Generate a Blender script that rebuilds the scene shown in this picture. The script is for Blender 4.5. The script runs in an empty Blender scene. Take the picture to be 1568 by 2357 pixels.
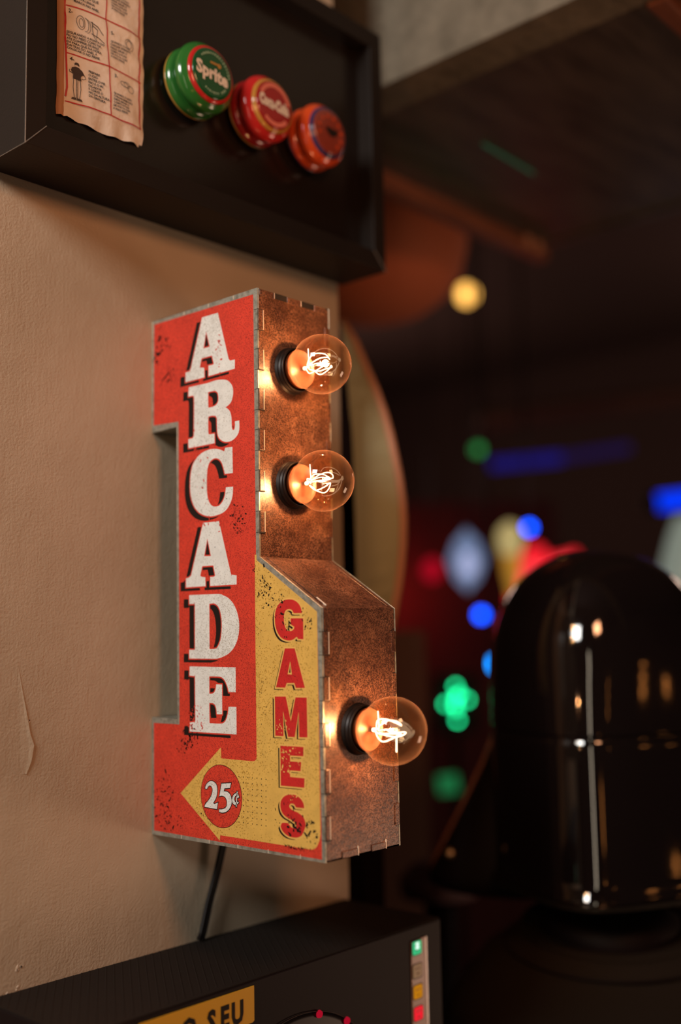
import bpy, math, random
from mathutils import Vector, Matrix, Quaternion
from mathutils.geometry import tessellate_polygon
random.seed(7)
scene = bpy.context.scene
COL = scene.collection
PI = math.pi

# ------------------------------------------------------------------ camera
cam_d = bpy.data.cameras.new('camera'); cam = bpy.data.objects.new('camera', cam_d); COL.objects.link(cam)
cam_d.sensor_fit = 'VERTICAL'; cam_d.sensor_height = 36.0; cam_d.sensor_width = 24.0
cam_d.lens = 2539.67 / 2357 * 36.0
right = Vector((0.67200, -0.74030, -0.01850)); up = Vector((-0.07060, -0.08890, 0.99350)); fwd = Vector((0.73720, 0.66640, 0.11200))
fwd.normalize(); right = (right - fwd * right.dot(fwd)).normalized(); up = right.cross(fwd).normalized()
cam.matrix_world = Matrix(((right.x, up.x, -fwd.x, -0.5267), (right.y, up.y, -fwd.y, -0.6708), (right.z, up.z, -fwd.z, 0.1430), (0, 0, 0, 1)))
cam_d.clip_start = 0.01; cam_d.clip_end = 60
cam_d.dof.use_dof = True; cam_d.dof.focus_distance = 0.762; cam_d.dof.aperture_fstop = 1.85
scene.camera = cam

# ------------------------------------------------------------------ world, exposure, room lights
w = bpy.data.worlds.new('dim_room'); scene.world = w; w.use_nodes = True
w.node_tree.nodes['Background'].inputs[0].default_value = (0.55, 0.50, 0.42, 1)
w.node_tree.nodes['Background'].inputs[1].default_value = 0.0
vs = scene.view_settings
vs.view_transform = 'Standard'; vs.look = 'None'; vs.exposure = 0.0; vs.gamma = 1.0; vs.use_curve_mapping = False
scene.cycles.use_denoising = True
scene.cycles.max_bounces = 10; scene.cycles.transparent_max_bounces = 16
scene.cycles.sample_clamp_indirect = 4.0

def area(name, loc, target, sx, sy, power, col):
    d = bpy.data.lights.new(name, 'AREA'); d.shape = 'RECTANGLE'; d.size = sx; d.size_y = sy; d.energy = power; d.color = col
    o = bpy.data.objects.new(name, d); COL.objects.link(o); o.location = loc
    o.rotation_euler = (Vector(target) - Vector(loc)).to_track_quat('-Z', 'Y').to_euler(); return o
# warm downlight in front of the wall
area('warm_ceiling_light', (-0.20, -0.86, 0.62), (-0.05, 0, 0.30), 0.16, 0.16, 2.7, (1.0, 0.43, 0.20))
# neutral light from the far end of the bar, raking along the wall
area('neutral_ceiling_light', (-1.40, -0.36, 1.0), (0, -0.1, 0.25), 0.5, 0.4, 20.0, (1.0, 0.97, 0.92))
# added fill aimed up at the soffit, no lamp seen there
area('soffit_fill_light', (1.7, -1.3, -0.6), (0.62, 0.05, 0.72), 0.5, 0.5, 7.5, (1.0, 0.62, 0.42))

# ------------------------------------------------------------------ helpers
def link(name, mesh, mat, parent=None, loc=None, smooth=False, **props):
    o = bpy.data.objects.new(name, mesh); COL.objects.link(o)
    if mat is not None and len(mesh.materials) == 0: mesh.materials.append(mat)
    if parent is not None: o.parent = parent
    if loc is not None: o.location = loc
    if smooth:
        for p in mesh.polygons: p.use_smooth = True
    for k, v in props.items(): o[k] = v
    return o
def thing(name, loc, label, cat, group=None):
    o = bpy.data.objects.new(name, None); COL.objects.link(o); o.location = loc; o.empty_display_size = 0.02
    o['label'] = label; o['category'] = cat
    if group: o['group'] = group
    return o
class MB:
    def __init__(s): s.v = []; s.f = []
    def quadbox(s, x0, x1, y0, y1, z0, z1):
        n = len(s.v)
        s.v += [(x, y, z) for z in (z0, z1) for (x, y) in ((x0, y0), (x1, y0), (x1, y1), (x0, y1))]
        s.f += [[n+3, n+2, n+1, n], [n+4, n+5, n+6, n+7]] + [[n+i, n+(i+1) % 4, n+4+(i+1) % 4, n+4+i] for i in range(4)]
        return s
    def prism(s, loops, mp, a, b):
        """polygon with holes; mp(u, v, w) -> point; extruded from w=a to w=b"""
        flat = [p for l in loops for p in l]; n = len(s.v); m = len(flat)
        tris = tessellate_polygon([[Vector((p[0], p[1], 0)) for p in l] for l in loops])
        s.v += [mp(p[0], p[1], a) for p in flat] + [mp(p[0], p[1], b) for p in flat]
        for t in tris:
            s.f.append([n+t[0], n+t[1], n+t[2]]); s.f.append([n+m+t[2], n+m+t[1], n+m+t[0]])
        k = 0
        for l in loops:
            for i in range(len(l)):
                j = (i+1) % len(l); s.f.append([n+k+i, n+k+j, n+m+k+j, n+m+k+i])
            k += len(l)
        return s
    def flat(s, loops, mp, a):
        flat = [p for l in loops for p in l]; n = len(s.v)
        s.v += [mp(p[0], p[1], a) for p in flat]
        for t in tessellate_polygon([[Vector((p[0], p[1], 0)) for p in l] for l in loops]): s.f.append([n+i for i in t])
        return s
    def tube(s, pts, r, seg=8, closed=False):
        pts = [Vector(p) for p in pts]; n0 = len(s.v); N = len(pts); prev = None
        rr = r if isinstance(r, (list, tuple)) else [r]*N
        for i, p in enumerate(pts):
            if closed: t = pts[(i+1) % N] - pts[i-1]
            else: t = pts[min(i+1, N-1)] - pts[max(i-1, 0)]
            t.normalize()
            if prev is None: a = t.orthogonal().normalized()
            else: a = (prev - t*prev.dot(t)); a = a.normalized() if a.length > 1e-6 else t.orthogonal().normalized()
            prev = a; b = t.cross(a)
            for k in range(seg):
                an = 2*PI*k/seg; s.v.append(tuple(p + (a*math.cos(an) + b*math.sin(an))*rr[i]))
        for i in range(N if closed else N-1):
            for k in range(seg):
                A = n0+i*seg; B = n0+((i+1) % N)*seg
                s.f.append([A+k, A+(k+1) % seg, B+(k+1) % seg, B+k])
        if not closed:
            s.f.append([n0+k for k in range(seg)][::-1]); s.f.append([n0+(N-1)*seg+k for k in range(seg)])
        return s
    def lathe(s, prof, origin=(0, 0, 0), axis='-y', seg=40):
        """prof: (radius, t) along the axis"""
        n0 = len(s.v); ox, oy, oz = origin
        for r, t in prof:
            for k in range(seg):
                an = 2*PI*k/seg; c = r*math.cos(an); d = r*math.sin(an)
                if axis == '-y': s.v.append((ox+c, oy-t, oz+d))
                elif axis == 'z': s.v.append((ox+c, oy+d, oz+t))
                else: s.v.append((ox-t, oy+c, oz+d))
        for i in range(len(prof)-1):
            for k in range(seg):
                A = n0+i*seg; B = A+seg
                s.f.append([A+k, A+(k+1) % seg, B+(k+1) % seg, B+k])
        if prof[0][0] > 1e-6: s.f.append([n0+k for k in range(seg)][::-1])
        if prof[-1][0] > 1e-6: s.f.append([n0+(len(prof)-1)*seg+k for k in range(seg)])
        return s
    def mesh(s, name, off=(0, 0, 0)):
        m = bpy.data.meshes.new(name); ox, oy, oz = off
        m.from_pydata([(x-ox, y-oy, z-oz) for x, y, z in s.v], [], s.f); m.validate(); m.update(); return m
    def build(s, name, mat, parent=None, smooth=False, bevel=0.0, **props):
        """vertices are given in world coordinates; parents are never rotated"""
        off = (0, 0, 0); q = parent
        off = Vector((0, 0, 0))
        while q is not None: off += Vector(q.location); q = q.parent
        m = s.mesh(name, tuple(off))
        o = link(name, m, mat, parent, None, smooth, **props)
        if bevel:
            b = o.modifiers.new('bevel', 'BEVEL'); b.width = bevel; b.segments = 2; b.limit_method = 'ANGLE'
        return o
def world_thing(mb, name, mat, label, cat, group=None, smooth=False, bevel=0.0, kind=None):
    c = Vector((0, 0, 0))
    for v in mb.v: c += Vector(v)
    c /= len(mb.v); c.z = min(v[2] for v in mb.v)
    o = link(name, mb.mesh(name, tuple(c)), mat, None, c, smooth)
    if bevel:
        b = o.modifiers.new('bevel', 'BEVEL'); b.width = bevel; b.segments = 3; b.limit_method = 'ANGLE'
    if label: o['label'] = label
    if cat: o['category'] = cat
    if group: o['group'] = group
    if kind: o['kind'] = kind
    return o
def expand(loop, d):
    """offset a closed polygon outwards (solid side inside) by d, mitred"""
    A = sum(loop[i-1][0]*loop[i][1] - loop[i][0]*loop[i-1][1] for i in range(len(loop)))
    sgn = 1 if A > 0 else -1; out = []
    for i in range(len(loop)):
        p0 = Vector(loop[i-1]); p1 = Vector(loop[i]); p2 = Vector(loop[(i+1) % len(loop)])
        e1 = (p1-p0).normalized(); e2 = (p2-p1).normalized()
        n1 = Vector((e1.y, -e1.x))*sgn; n2 = Vector((e2.y, -e2.x))*sgn
        n = n1+n2
        if n.length < 1e-4: n = n1.copy()
        n.normalize(); k = d/max(0.5, n.dot(n1)); out.append(tuple(p1+n*k))
    return out
def smooth_loop(loop, sharp=38):
    """round the traced curves: insert Catmull-Rom points between gentle corners"""
    N = len(loop); P = [Vector(p) for p in loop]; out = []
    def turn(i):
        a = P[i]-P[i-1]; b = P[(i+1) % N]-P[i]; return math.degrees(a.angle(b)) if a.length and b.length else 0
    T = [turn(i) for i in range(N)]
    for i in range(N):
        j = (i+1) % N; out.append(tuple(P[i]))
        si, sj = T[i] < sharp, T[j] < sharp
        if (si or sj) and (P[j]-P[i]).length < 12:
            p0 = P[i-1] if si else P[i]*2-P[j]; p3 = P[(j+1) % N] if sj else P[j]*2-P[i]
            for t in (0.33, 0.67):
                q = 0.5*((2*P[i])+(P[j]-p0)*t+(2*p0-5*P[i]+4*P[j]-p3)*t*t+(-p0+3*P[i]-3*P[j]+p3)*t*t*t)
                out.append(tuple(q))
    return out
def text_mesh(body, size, extr=0.0, align='CENTER', bold=0.0, space=1.0):
    c = bpy.data.curves.new('lettering', 'FONT'); c.body = body; c.size = size; c.align_x = align; c.align_y = 'CENTER'
    c.extrude = extr; c.offset = bold; c.resolution_u = 2; c.space_character = space
    o = bpy.data.objects.new('lettering', c); COL.objects.link(o)
    dg = bpy.context.evaluated_depsgraph_get(); m = bpy.data.meshes.new_from_object(o.evaluated_get(dg))
    bpy.data.objects.remove(o); return m
def add_text(mb, body, size, mp, bold=0.0, align='CENTER', space=1.0):
    m = text_mesh(body, size, 0, align, bold, space); n = len(mb.v)
    mb.v += [mp(v.co.x, v.co.y) for v in m.vertices]
    mb.f += [[n+i for i in p.vertices] for p in m.polygons]
    bpy.data.meshes.remove(m); return mb

# ------------------------------------------------------------------ materials
def mat(name, col, rough=0.6, metal=0.0, spec=0.5, emit=None, estr=0.0, coat=0.0):
    m = bpy.data.materials.new(name); m.use_nodes = True; b = m.node_tree.nodes['Principled BSDF']
    b.inputs['Base Color'].default_value = (*col, 1); b.inputs['Roughness'].default_value = rough
    b.inputs['Metallic'].default_value = metal; b.inputs['Specular IOR Level'].default_value = spec
    b.inputs['Coat Weight'].default_value = coat
    if emit: b.inputs['Emission Color'].default_value = (*emit, 1); b.inputs['Emission Strength'].default_value = estr
    return m
def nodes(m): return m.node_tree.nodes, m.node_tree.links, m.node_tree.nodes['Principled BSDF']
def noise(m, scale, detail=4, rough=0.6, stretch=None):
    N, L, b = nodes(m); tc = N.new('ShaderNodeTexCoord'); n = N.new('ShaderNodeTexNoise')
    n.inputs['Scale'].default_value = scale; n.inputs['Detail'].default_value = detail; n.inputs['Roughness'].default_value = rough
    if stretch:
        mp = N.new('ShaderNodeMapping'); mp.inputs['Scale'].default_value = stretch
        L.new(tc.outputs['Object'], mp.inputs['Vector']); L.new(mp.outputs['Vector'], n.inputs['Vector'])
    else: L.new(tc.outputs['Object'], n.inputs['Vector'])
    return n.outputs['Fac']
def cells(m, scale, stretch=None):
    N, L, b = nodes(m); tc = N.new('ShaderNodeTexCoord'); v = N.new('ShaderNodeTexVoronoi'); v.inputs['Scale'].default_value = scale
    L.new(tc.outputs['Object'], v.inputs['Vector']); s = N.new('ShaderNodeSeparateColor'); L.new(v.outputs['Color'], s.inputs[0]); return s.outputs[0]
def ramp(m, sock, stops):
    N, L, b = nodes(m); r = N.new('ShaderNodeValToRGB'); L.new(sock, r.inputs['Fac'])
    e = r.color_ramp.elements
    while len(e) < len(stops): e.new(0.5)
    for i, (p, c) in enumerate(stops): e[i].position = p; e[i].color = (*c, 1) if len(c) == 3 else c
    return r.outputs['Color']
def mix(m, fac, a, b_, mode='MIX'):
    N, L, b = nodes(m); x = N.new('ShaderNodeMix'); x.data_type = 'RGBA'; x.blend_type = mode
    for s, v in ((x.inputs[0], fac), (x.inputs[6], a), (x.inputs[7], b_)):
        if hasattr(v, 'links'): L.new(v, s)
        elif isinstance(v, (tuple, list)): s.default_value = (*v, 1)
        else: s.default_value = v
    return x.outputs[2]
def bump(m, sock, dist, strength=1.0, prev=None):
    N, L, b = nodes(m); x = N.new('ShaderNodeBump'); x.inputs['Distance'].default_value = dist; x.inputs['Strength'].default_value = strength
    L.new(sock, x.inputs['Height'])
    if prev is not None: L.new(prev, x.inputs['Normal'])
    L.new(x.outputs['Normal'], b.inputs['Normal']); return x.outputs['Normal']
def base(m, sock): N, L, b = nodes(m); L.new(sock, b.inputs['Base Color'])
def bw(a, b_): return [(a, (0, 0, 0)), (b_, (1, 1, 1))]

# painted plaster
M_wall = mat('painted_plaster', (0.52, 0.42, 0.32), 0.48, spec=0.35)
f = noise(M_wall, 7, 3); base(M_wall, ramp(M_wall, f, [(0.3, (0.44, 0.345, 0.240)), (0.7, (0.53, 0.42, 0.30))]))
n1 = bump(M_wall, noise(M_wall, 520, 2, 0.5), 0.0005, 0.62)
n2 = bump(M_wall, noise(M_wall, 60, 2, 0.5), 0.0016, 0.25, n1)
n3 = bump(M_wall, noise(M_wall, 120, 2, 0.5, (3, 3, 0.5)), 0.0006, 0.25, n2)
# printed ink
def speckled(name, col, dark, thr, rough=0.42, wear=None, dens_scale=14, sc=2000):
    m = mat(name, col, rough, spec=0.4)
    sp = cells(m, sc); dn = noise(m, dens_scale, 2, 0.5)
    N, L, b = nodes(m); a = N.new('ShaderNodeMath'); a.operation = 'MULTIPLY_ADD'; L.new(dn, a.inputs[0]); a.inputs[1].default_value = 0.55; L.new(sp, a.inputs[2])
    hf = N.new('ShaderNodeMath'); hf.operation = 'MULTIPLY'; hf.inputs[1].default_value = 0.5; L.new(a.outputs[0], hf.inputs[0])
    mask = ramp(m, hf.outputs[0], bw(thr/2, thr/2+0.03))
    var = ramp(m, noise(m, 90, 4, 0.7), [(0.3, tuple(c*0.82 for c in col)), (0.7, col)])
    c = mix(m, mask, var, dark)
    if wear:
        wcol, wt = wear; wm = ramp(m, noise(m, 420, 3, 0.6), bw(wt, wt+0.02)); c = mix(m, wm, c, wcol)
    base(m, c); bump(m, noise(m, 900, 2), 0.0002, 0.25); return m
RED = (0.72, 0.052, 0.026); YEL = (0.78, 0.46, 0.10); WHT = (0.82, 0.80, 0.74); BLK = (0.012, 0.007, 0.005)
M_red = speckled('red_ink', RED, (0.34, 0.020, 0.013), 1.01)
M_redflat = speckled('red_outline_ink', (0.70, 0.045, 0.024), (0.35, 0.02, 0.015), 1.15)
M_yel = speckled('yellow_ink', YEL, (0.42, 0.22, 0.03), 1.12, sc=1500)
M_yelflat = mat('yellow_outline_ink', (0.78, 0.45, 0.11), 0.45)
M_white = speckled('white_ink', WHT, (0.42, 0.37, 0.30), 1.165, wear=((0.66, 0.06, 0.03), 0.745))
M_redl = speckled('red_letter_ink', (0.62, 0.022, 0.020), (0.36, 0.010, 0.010), 1.12, wear=((0.75, 0.38, 0.10), 0.76))
M_black = mat('black_ink', BLK, 0.6, spec=0.2)
# galvanised sheet
M_zinc = mat('bare_sheet_metal', (0.33, 0.33, 0.27), 0.42, 0.55)
f = noise(M_zinc, 260, 4, 0.7); base(M_zinc, ramp(M_zinc, f, [(0.3, (0.20, 0.20, 0.155)), (0.5, (0.36, 0.36, 0.30)), (0.72, (0.50, 0.48, 0.40))]))
bump(M_zinc, noise(M_zinc, 700, 2), 0.0003, 0.3)
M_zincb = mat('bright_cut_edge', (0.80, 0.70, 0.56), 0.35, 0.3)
# rust-brown painted sheet
M_rust = mat('mottled_brown_paint', (0.3, 0.12, 0.05), 0.34, 0.1, 0.55)
a = ramp(M_rust, noise(M_rust, 34, 5, 0.75), [(0.34, (0.085, 0.038, 0.024)), (0.50, (0.18, 0.085, 0.050)), (0.68, (0.29, 0.150, 0.092))])
_N, _L, _b = nodes(M_rust); _m = _N.new('ShaderNodeMath'); _m.operation = 'MULTIPLY_ADD'; _m.inputs[1].default_value = 1.15
_L.new(noise(M_rust, 55, 5, 0.75), _m.inputs[0]); _L.new(cells(M_rust, 1500), _m.inputs[2])
_h = _N.new('ShaderNodeMath'); _h.operation = 'MULTIPLY'; _h.inputs[1].default_value = 0.5; _L.new(_m.outputs[0], _h.inputs[0])
s1 = ramp(M_rust, _h.outputs[0], [(0.55, (0, 0, 0)), (0.575, (0.8, 0.8, 0.8))])
s2 = ramp(M_rust, noise(M_rust, 240, 6, 0.8), bw(0.55, 0.63))
c = mix(M_rust, s1, a, (0.032, 0.012, 0.008)); c = mix(M_rust, s2, c, (0.040, 0.015, 0.009)); base(M_rust, c)
bump(M_rust, noise(M_rust, 500, 3), 0.0004, 0.35)
M_socket = mat('dark_bronze_socket', (0.012, 0.007, 0.005), 0.45, 0.3)
M_seam = mat('dark_slit', (0.02, 0.015, 0.01), 0.7)
M_frame = mat('dark_stained_frame', (0.012, 0.008, 0.006), 0.5, spec=0.22)
bump(M_frame, noise(M_frame, 60, 3, 0.6, (1, 8, 8)), 0.0004, 0.3)
M_board = mat('gloss_black_board', (0.012, 0.008, 0.006), 0.22, spec=0.55)
bump(M_board, noise(M_board, 5, 2), 0.004, 0.08)
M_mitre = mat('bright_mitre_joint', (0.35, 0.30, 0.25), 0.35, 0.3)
M_paper = mat('creased_paper', (0.62, 0.50, 0.40), 0.6)
base(M_paper, ramp(M_paper, noise(M_paper, 30, 4), [(0.3, (0.72, 0.60, 0.48)), (0.7, (0.84, 0.74, 0.62))]))
bump(M_paper, noise(M_paper, 70, 3, 0.6), 0.003, 0.5)
M_kraft = mat('brown_packet_edge', (0.42, 0.19, 0.085), 0.5)
M_pred = mat('packet_red_print', (0.50, 0.015, 0.02), 0.55)
M_pblk = mat('packet_black_print', (0.045, 0.03, 0.025), 0.6)
def plastic(name, col): return mat(name, col, 0.16, spec=0.55, coat=0.5)
M_green = plastic('green_plastic', (0.025, 0.135, 0.022)); M_dgreen = plastic('dark_green_plastic', (0.008, 0.075, 0.022))
M_gold = plastic('gold_plastic', (0.45, 0.22, 0.04)); M_pr = plastic('red_plastic', (0.48, 0.02, 0.018)); M_dr = plastic('deep_red_plastic', (0.28, 0.012, 0.012))
M_or = plastic('orange_plastic', (0.60, 0.07, 0.015)); M_navy = plastic('navy_plastic', (0.03, 0.03, 0.10)); M_cream = mat('cream_print', (0.72, 0.62, 0.50), 0.4)
M_lred = mat('faded_red_print', (0.62, 0.16, 0.11), 0.4); M_brownc = plastic('brown_red_plastic', (0.22, 0.035, 0.02))
M_fabric = mat('ribbed_black_cloth', (0.013, 0.009, 0.007), 0.75, spec=0.15)
M_case = mat('matt_black_case', (0.008, 0.004, 0.004), 0.55, spec=0.15)
M_gloss = mat('gloss_black_shell', (0.006, 0.004, 0.004), 0.06, spec=0.9, coat=0.6)
M_cord = mat('black_rubber_cord', (0.010, 0.007, 0.006), 0.5, spec=0.25)
M_stick = mat('yellow_sticker', (0.70, 0.36, 0.012), 0.5, spec=0.3)
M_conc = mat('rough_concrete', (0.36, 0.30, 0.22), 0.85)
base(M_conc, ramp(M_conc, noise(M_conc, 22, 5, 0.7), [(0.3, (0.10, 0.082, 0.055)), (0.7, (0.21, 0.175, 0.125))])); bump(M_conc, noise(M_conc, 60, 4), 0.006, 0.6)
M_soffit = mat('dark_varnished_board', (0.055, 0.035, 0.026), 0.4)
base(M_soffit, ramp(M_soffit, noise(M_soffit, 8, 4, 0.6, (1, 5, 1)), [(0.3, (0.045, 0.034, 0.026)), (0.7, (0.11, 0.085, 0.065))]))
M_trimw = mat('red_brown_timber', (0.22, 0.075, 0.035), 0.45)
base(M_trimw, ramp(M_trimw, noise(M_trimw, 30, 4, 0.6, (0.3, 6, 6)), [(0.3, (0.14, 0.045, 0.022)), (0.7, (0.28, 0.10, 0.05))]))
M_arch = mat('greenish_beige_laminate', (0.36, 0.36, 0.22), 0.7)
M_archedge = mat('pale_plywood_edge', (0.50, 0.24, 0.14), 0.5)
M_shade = mat('terracotta_shade', (0.55, 0.14, 0.055), 0.8)
M_dark = mat('dark_room_paint', (0.085, 0.050, 0.042), 0.85)
M_darkf = mat('dark_floor_boards', (0.03, 0.02, 0.015), 0.5)
M_drum = mat('brown_leatherette', (0.018, 0.012, 0.008), 0.9, spec=0.1)
def glow(name, col, s):
    m = bpy.data.materials.new(name); m.use_nodes = True; t = m.node_tree; t.nodes.clear()
    e = t.nodes.new('ShaderNodeEmission'); o = t.nodes.new('ShaderNodeOutputMaterial'); e.inputs[0].default_value = (*col, 1); e.inputs[1].default_value = s
    t.links.new(e.outputs[0], o.inputs[0]); return m
def thin_glass(name, tint, edge_tint, gloss=1.0, haze=None):
    m = bpy.data.materials.new(name); m.use_nodes = True; t = m.node_tree; t.nodes.clear(); N = t.nodes.new; L = t.links.new
    o = N('ShaderNodeOutputMaterial'); tr = N('ShaderNodeBsdfTransparent'); g = N('ShaderNodeBsdfGlossy'); mx = N('ShaderNodeMixShader')
    lw = N('ShaderNodeLayerWeight'); lw.inputs['Blend'].default_value = 0.25
    cr = N('ShaderNodeValToRGB'); cr.color_ramp.elements[0].position = 0.25; cr.color_ramp.elements[0].color = (*tint, 1)
    cr.color_ramp.elements[1].position = 0.97; cr.color_ramp.elements[1].color = (*edge_tint, 1)
    L(lw.outputs['Facing'], cr.inputs[0]); L(cr.outputs[0], tr.inputs[0])
    l2 = N('ShaderNodeLayerWeight'); l2.inputs['Blend'].default_value = 0.5; pw = N('ShaderNodeMath'); pw.operation = 'POWER'; pw.inputs[1].default_value = 5.0
    L(l2.outputs['Facing'], pw.inputs[0]); fr = N('ShaderNodeMath'); fr.operation = 'MULTIPLY_ADD'; fr.inputs[1].default_value = 0.32; fr.inputs[2].default_value = 0.045; L(pw.outputs[0], fr.inputs[0])
    g.inputs['Roughness'].default_value = 0.0; g.inputs['Color'].default_value = (gloss, gloss, gloss, 1)
    L(fr.outputs[0], mx.inputs[0]); L(tr.outputs[0], mx.inputs[1]); L(g.outputs[0], mx.inputs[2]); L(mx.outputs[0], o.inputs[0])
    if haze:      # tinted coating scatters a little of the filament's light, most along the rim
        ts = N('ShaderNodeBsdfTranslucent'); ts.inputs[0].default_value = (*haze, 1); m2 = N('ShaderNodeMixShader')
        p2 = N('ShaderNodeMath'); p2.operation = 'POWER'; p2.inputs[1].default_value = 3.0; L(l2.outputs['Facing'], p2.inputs[0])
        h2 = N('ShaderNodeMath'); h2.operation = 'MULTIPLY_ADD'; h2.inputs[1].default_value = 0.050; h2.inputs[2].default_value = 0.0035; L(p2.outputs[0], h2.inputs[0])
        L(h2.outputs[0], m2.inputs[0]); L(mx.outputs[0], m2.inputs[1]); L(ts.outputs[0], m2.inputs[2]); L(m2.outputs[0], o.inputs[0])
    return m
M_bulb = thin_glass('amber_bulb_glass', (0.93, 0.72, 0.50), (0.70, 0.36, 0.16), haze=(1.0, 0.52, 0.28))
M_stem = thin_glass('clear_stem_glass', (1.0, 0.93, 0.85), (0.9, 0.75, 0.6))
M_fil = glow('white_hot_filament', (1.0, 0.84, 0.70), 6)
M_neck = mat('amber_lit_neck', (0.105, 0.036, 0.017), 0.35, spec=0.4)
def face_pt(u, v, w): return (w, -u*0.001, v*0.001)      # sign-face millimetres -> world

# traced print of the sign face, in millimetres: (distance out from the wall, height)
ARC = {'A1':[[(59.52,381.02),(77.06,380.85),(87.85,345.75),(88.6,344.04),(89.85,342.59),(95.03,342.4),(94.8,335.72),(66.34,335.22),(66.29,343.1),(70.85,342.91),(72.26,343.54),(70.12,350.05),(58.51,349.98),(56.44,343.38),(61.38,342.42),(61.59,335.16),(40.05,335.1),(40.36,342.47),(43.64,342.79),(46.65,345.5)],[(63.96,369.5),(67.82,357.13),(60.68,357.08)]],'R':[[(43.86,330.47),(63.67,330.16),(73.09,330.67),(79.28,330.31),(85.4,329.08),(89.42,326.66),(91.91,323.64),(92.87,320.37),(92.58,316.28),(90.78,312.08),(87.22,309.88),(84.43,308.93),(87.2,307.46),(89.69,304.67),(90.9,300.7),(91.11,296.55),(91.32,293.09),(92.3,291.24),(93.8,291.37),(94.57,293.65),(94.51,297.25),(99.08,297.27),(99.26,291.96),(98.23,288.36),(95.47,285.67),(91.47,283.82),(86.95,283.4),(82.91,284.11),(78.86,286.2),(76.59,288.93),(75.59,292.54),(75.29,298.84),(75.16,302.34),(73.89,304.27),(69.75,305.07),(65.84,304.95),(65.54,299.9),(65.75,292.86),(66.78,291.5),(72.49,291.41),(72.59,284.34),(43.37,284.39),(43.24,291.17),(47.99,291.24),(49.61,292.62),(50.0,314.97),(49.77,321.97),(48.43,323.61),(43.39,323.53)],[(65.72,323.28),(69.9,323.29),(74.05,322.79),(76.36,321.01),(77.1,317.74),(76.56,314.33),(74.48,312.39),(70.85,311.56),(65.89,311.62),(65.67,316.06)]],'C':[[(83.88,279.48),(91.67,279.16),(91.95,260.22),(83.44,260.51),(82.21,264.59),(80.48,268.56),(78.21,271.25),(75.16,272.83),(71.56,273.09),(67.93,271.63),(65.57,268.96),(64.23,264.59),(63.77,258.39),(63.73,252.49),(64.11,247.6),(65.37,243.33),(68.19,239.61),(72.29,237.85),(76.89,238.11),(79.95,240.04),(82.51,243.03),(83.8,246.65),(84.5,250.66),(92.09,250.38),(91.79,245.84),(90.76,241.89),(88.73,238.36),(85.44,234.94),(80.89,232.63),(74.79,231.47),(68.12,231.19),(61.91,232.25),(56.17,234.49),(51.43,238.04),(48.26,242.18),(46.15,246.94),(45.21,252.66),(45.13,258.66),(45.97,265.27),(47.88,270.7),(51.38,274.86),(56.45,278.11),(62.25,279.83),(68.52,280.42),(74.71,279.8),(79.3,278.52),(83.09,276.83)]],'A2':[[(59.53,227.17),(76.79,226.93),(88.7,189.71),(89.91,187.81),(95.07,187.12),(94.99,180.59),(66.95,180.84),(66.85,187.29),(71.35,187.24),(72.37,188.2),(70.4,195.42),(58.27,195.59),(56.13,188.85),(57.43,187.93),(61.59,187.38),(61.8,180.9),(39.94,180.99),(40.08,187.58),(43.18,187.94),(45.86,189.54)],[(64.12,215.45),(67.89,202.37),(60.4,202.67)]],'D':[[(43.66,175.11),(74.29,174.77),(80.32,173.69),(85.78,171.65),(90.19,168.51),(93.58,164.43),(95.96,159.42),(97.26,154.14),(97.19,148.9),(96.02,143.68),(93.78,139.12),(90.31,135.21),(85.86,132.28),(80.39,130.31),(75.39,129.16),(70.35,128.83),(43.44,129.0),(43.47,135.31),(49.0,135.28),(49.9,135.95),(49.97,167.49),(49.19,168.55),(43.62,168.56)],[(65.82,167.99),(70.68,168.17),(74.21,166.71),(76.71,163.95),(78.42,159.22),(79.12,153.21),(78.82,147.89),(77.77,142.59),(75.98,138.95),(73.44,136.31),(69.39,135.67),(65.83,135.69)]],'E':[[(43.94,123.29),(93.34,122.85),(93.29,105.62),(85.97,105.63),(84.64,109.37),(82.21,113.26),(79.25,115.53),(75.27,116.31),(65.42,116.38),(65.33,104.06),(68.12,104.12),(70.65,105.17),(72.18,107.51),(72.81,110.83),(78.96,110.75),(79.01,90.1),(73.28,89.91),(72.81,93.34),(71.58,96.27),(69.07,97.53),(65.28,97.59),(65.42,83.37),(76.96,83.48),(80.93,84.45),(83.42,87.15),(84.94,91.1),(85.72,95.52),(93.76,95.59),(93.78,76.73),(43.71,76.66),(44.0,83.06),(48.72,83.57),(50.02,84.62),(49.78,115.2),(48.9,116.37),(43.64,116.66)]]}
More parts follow.
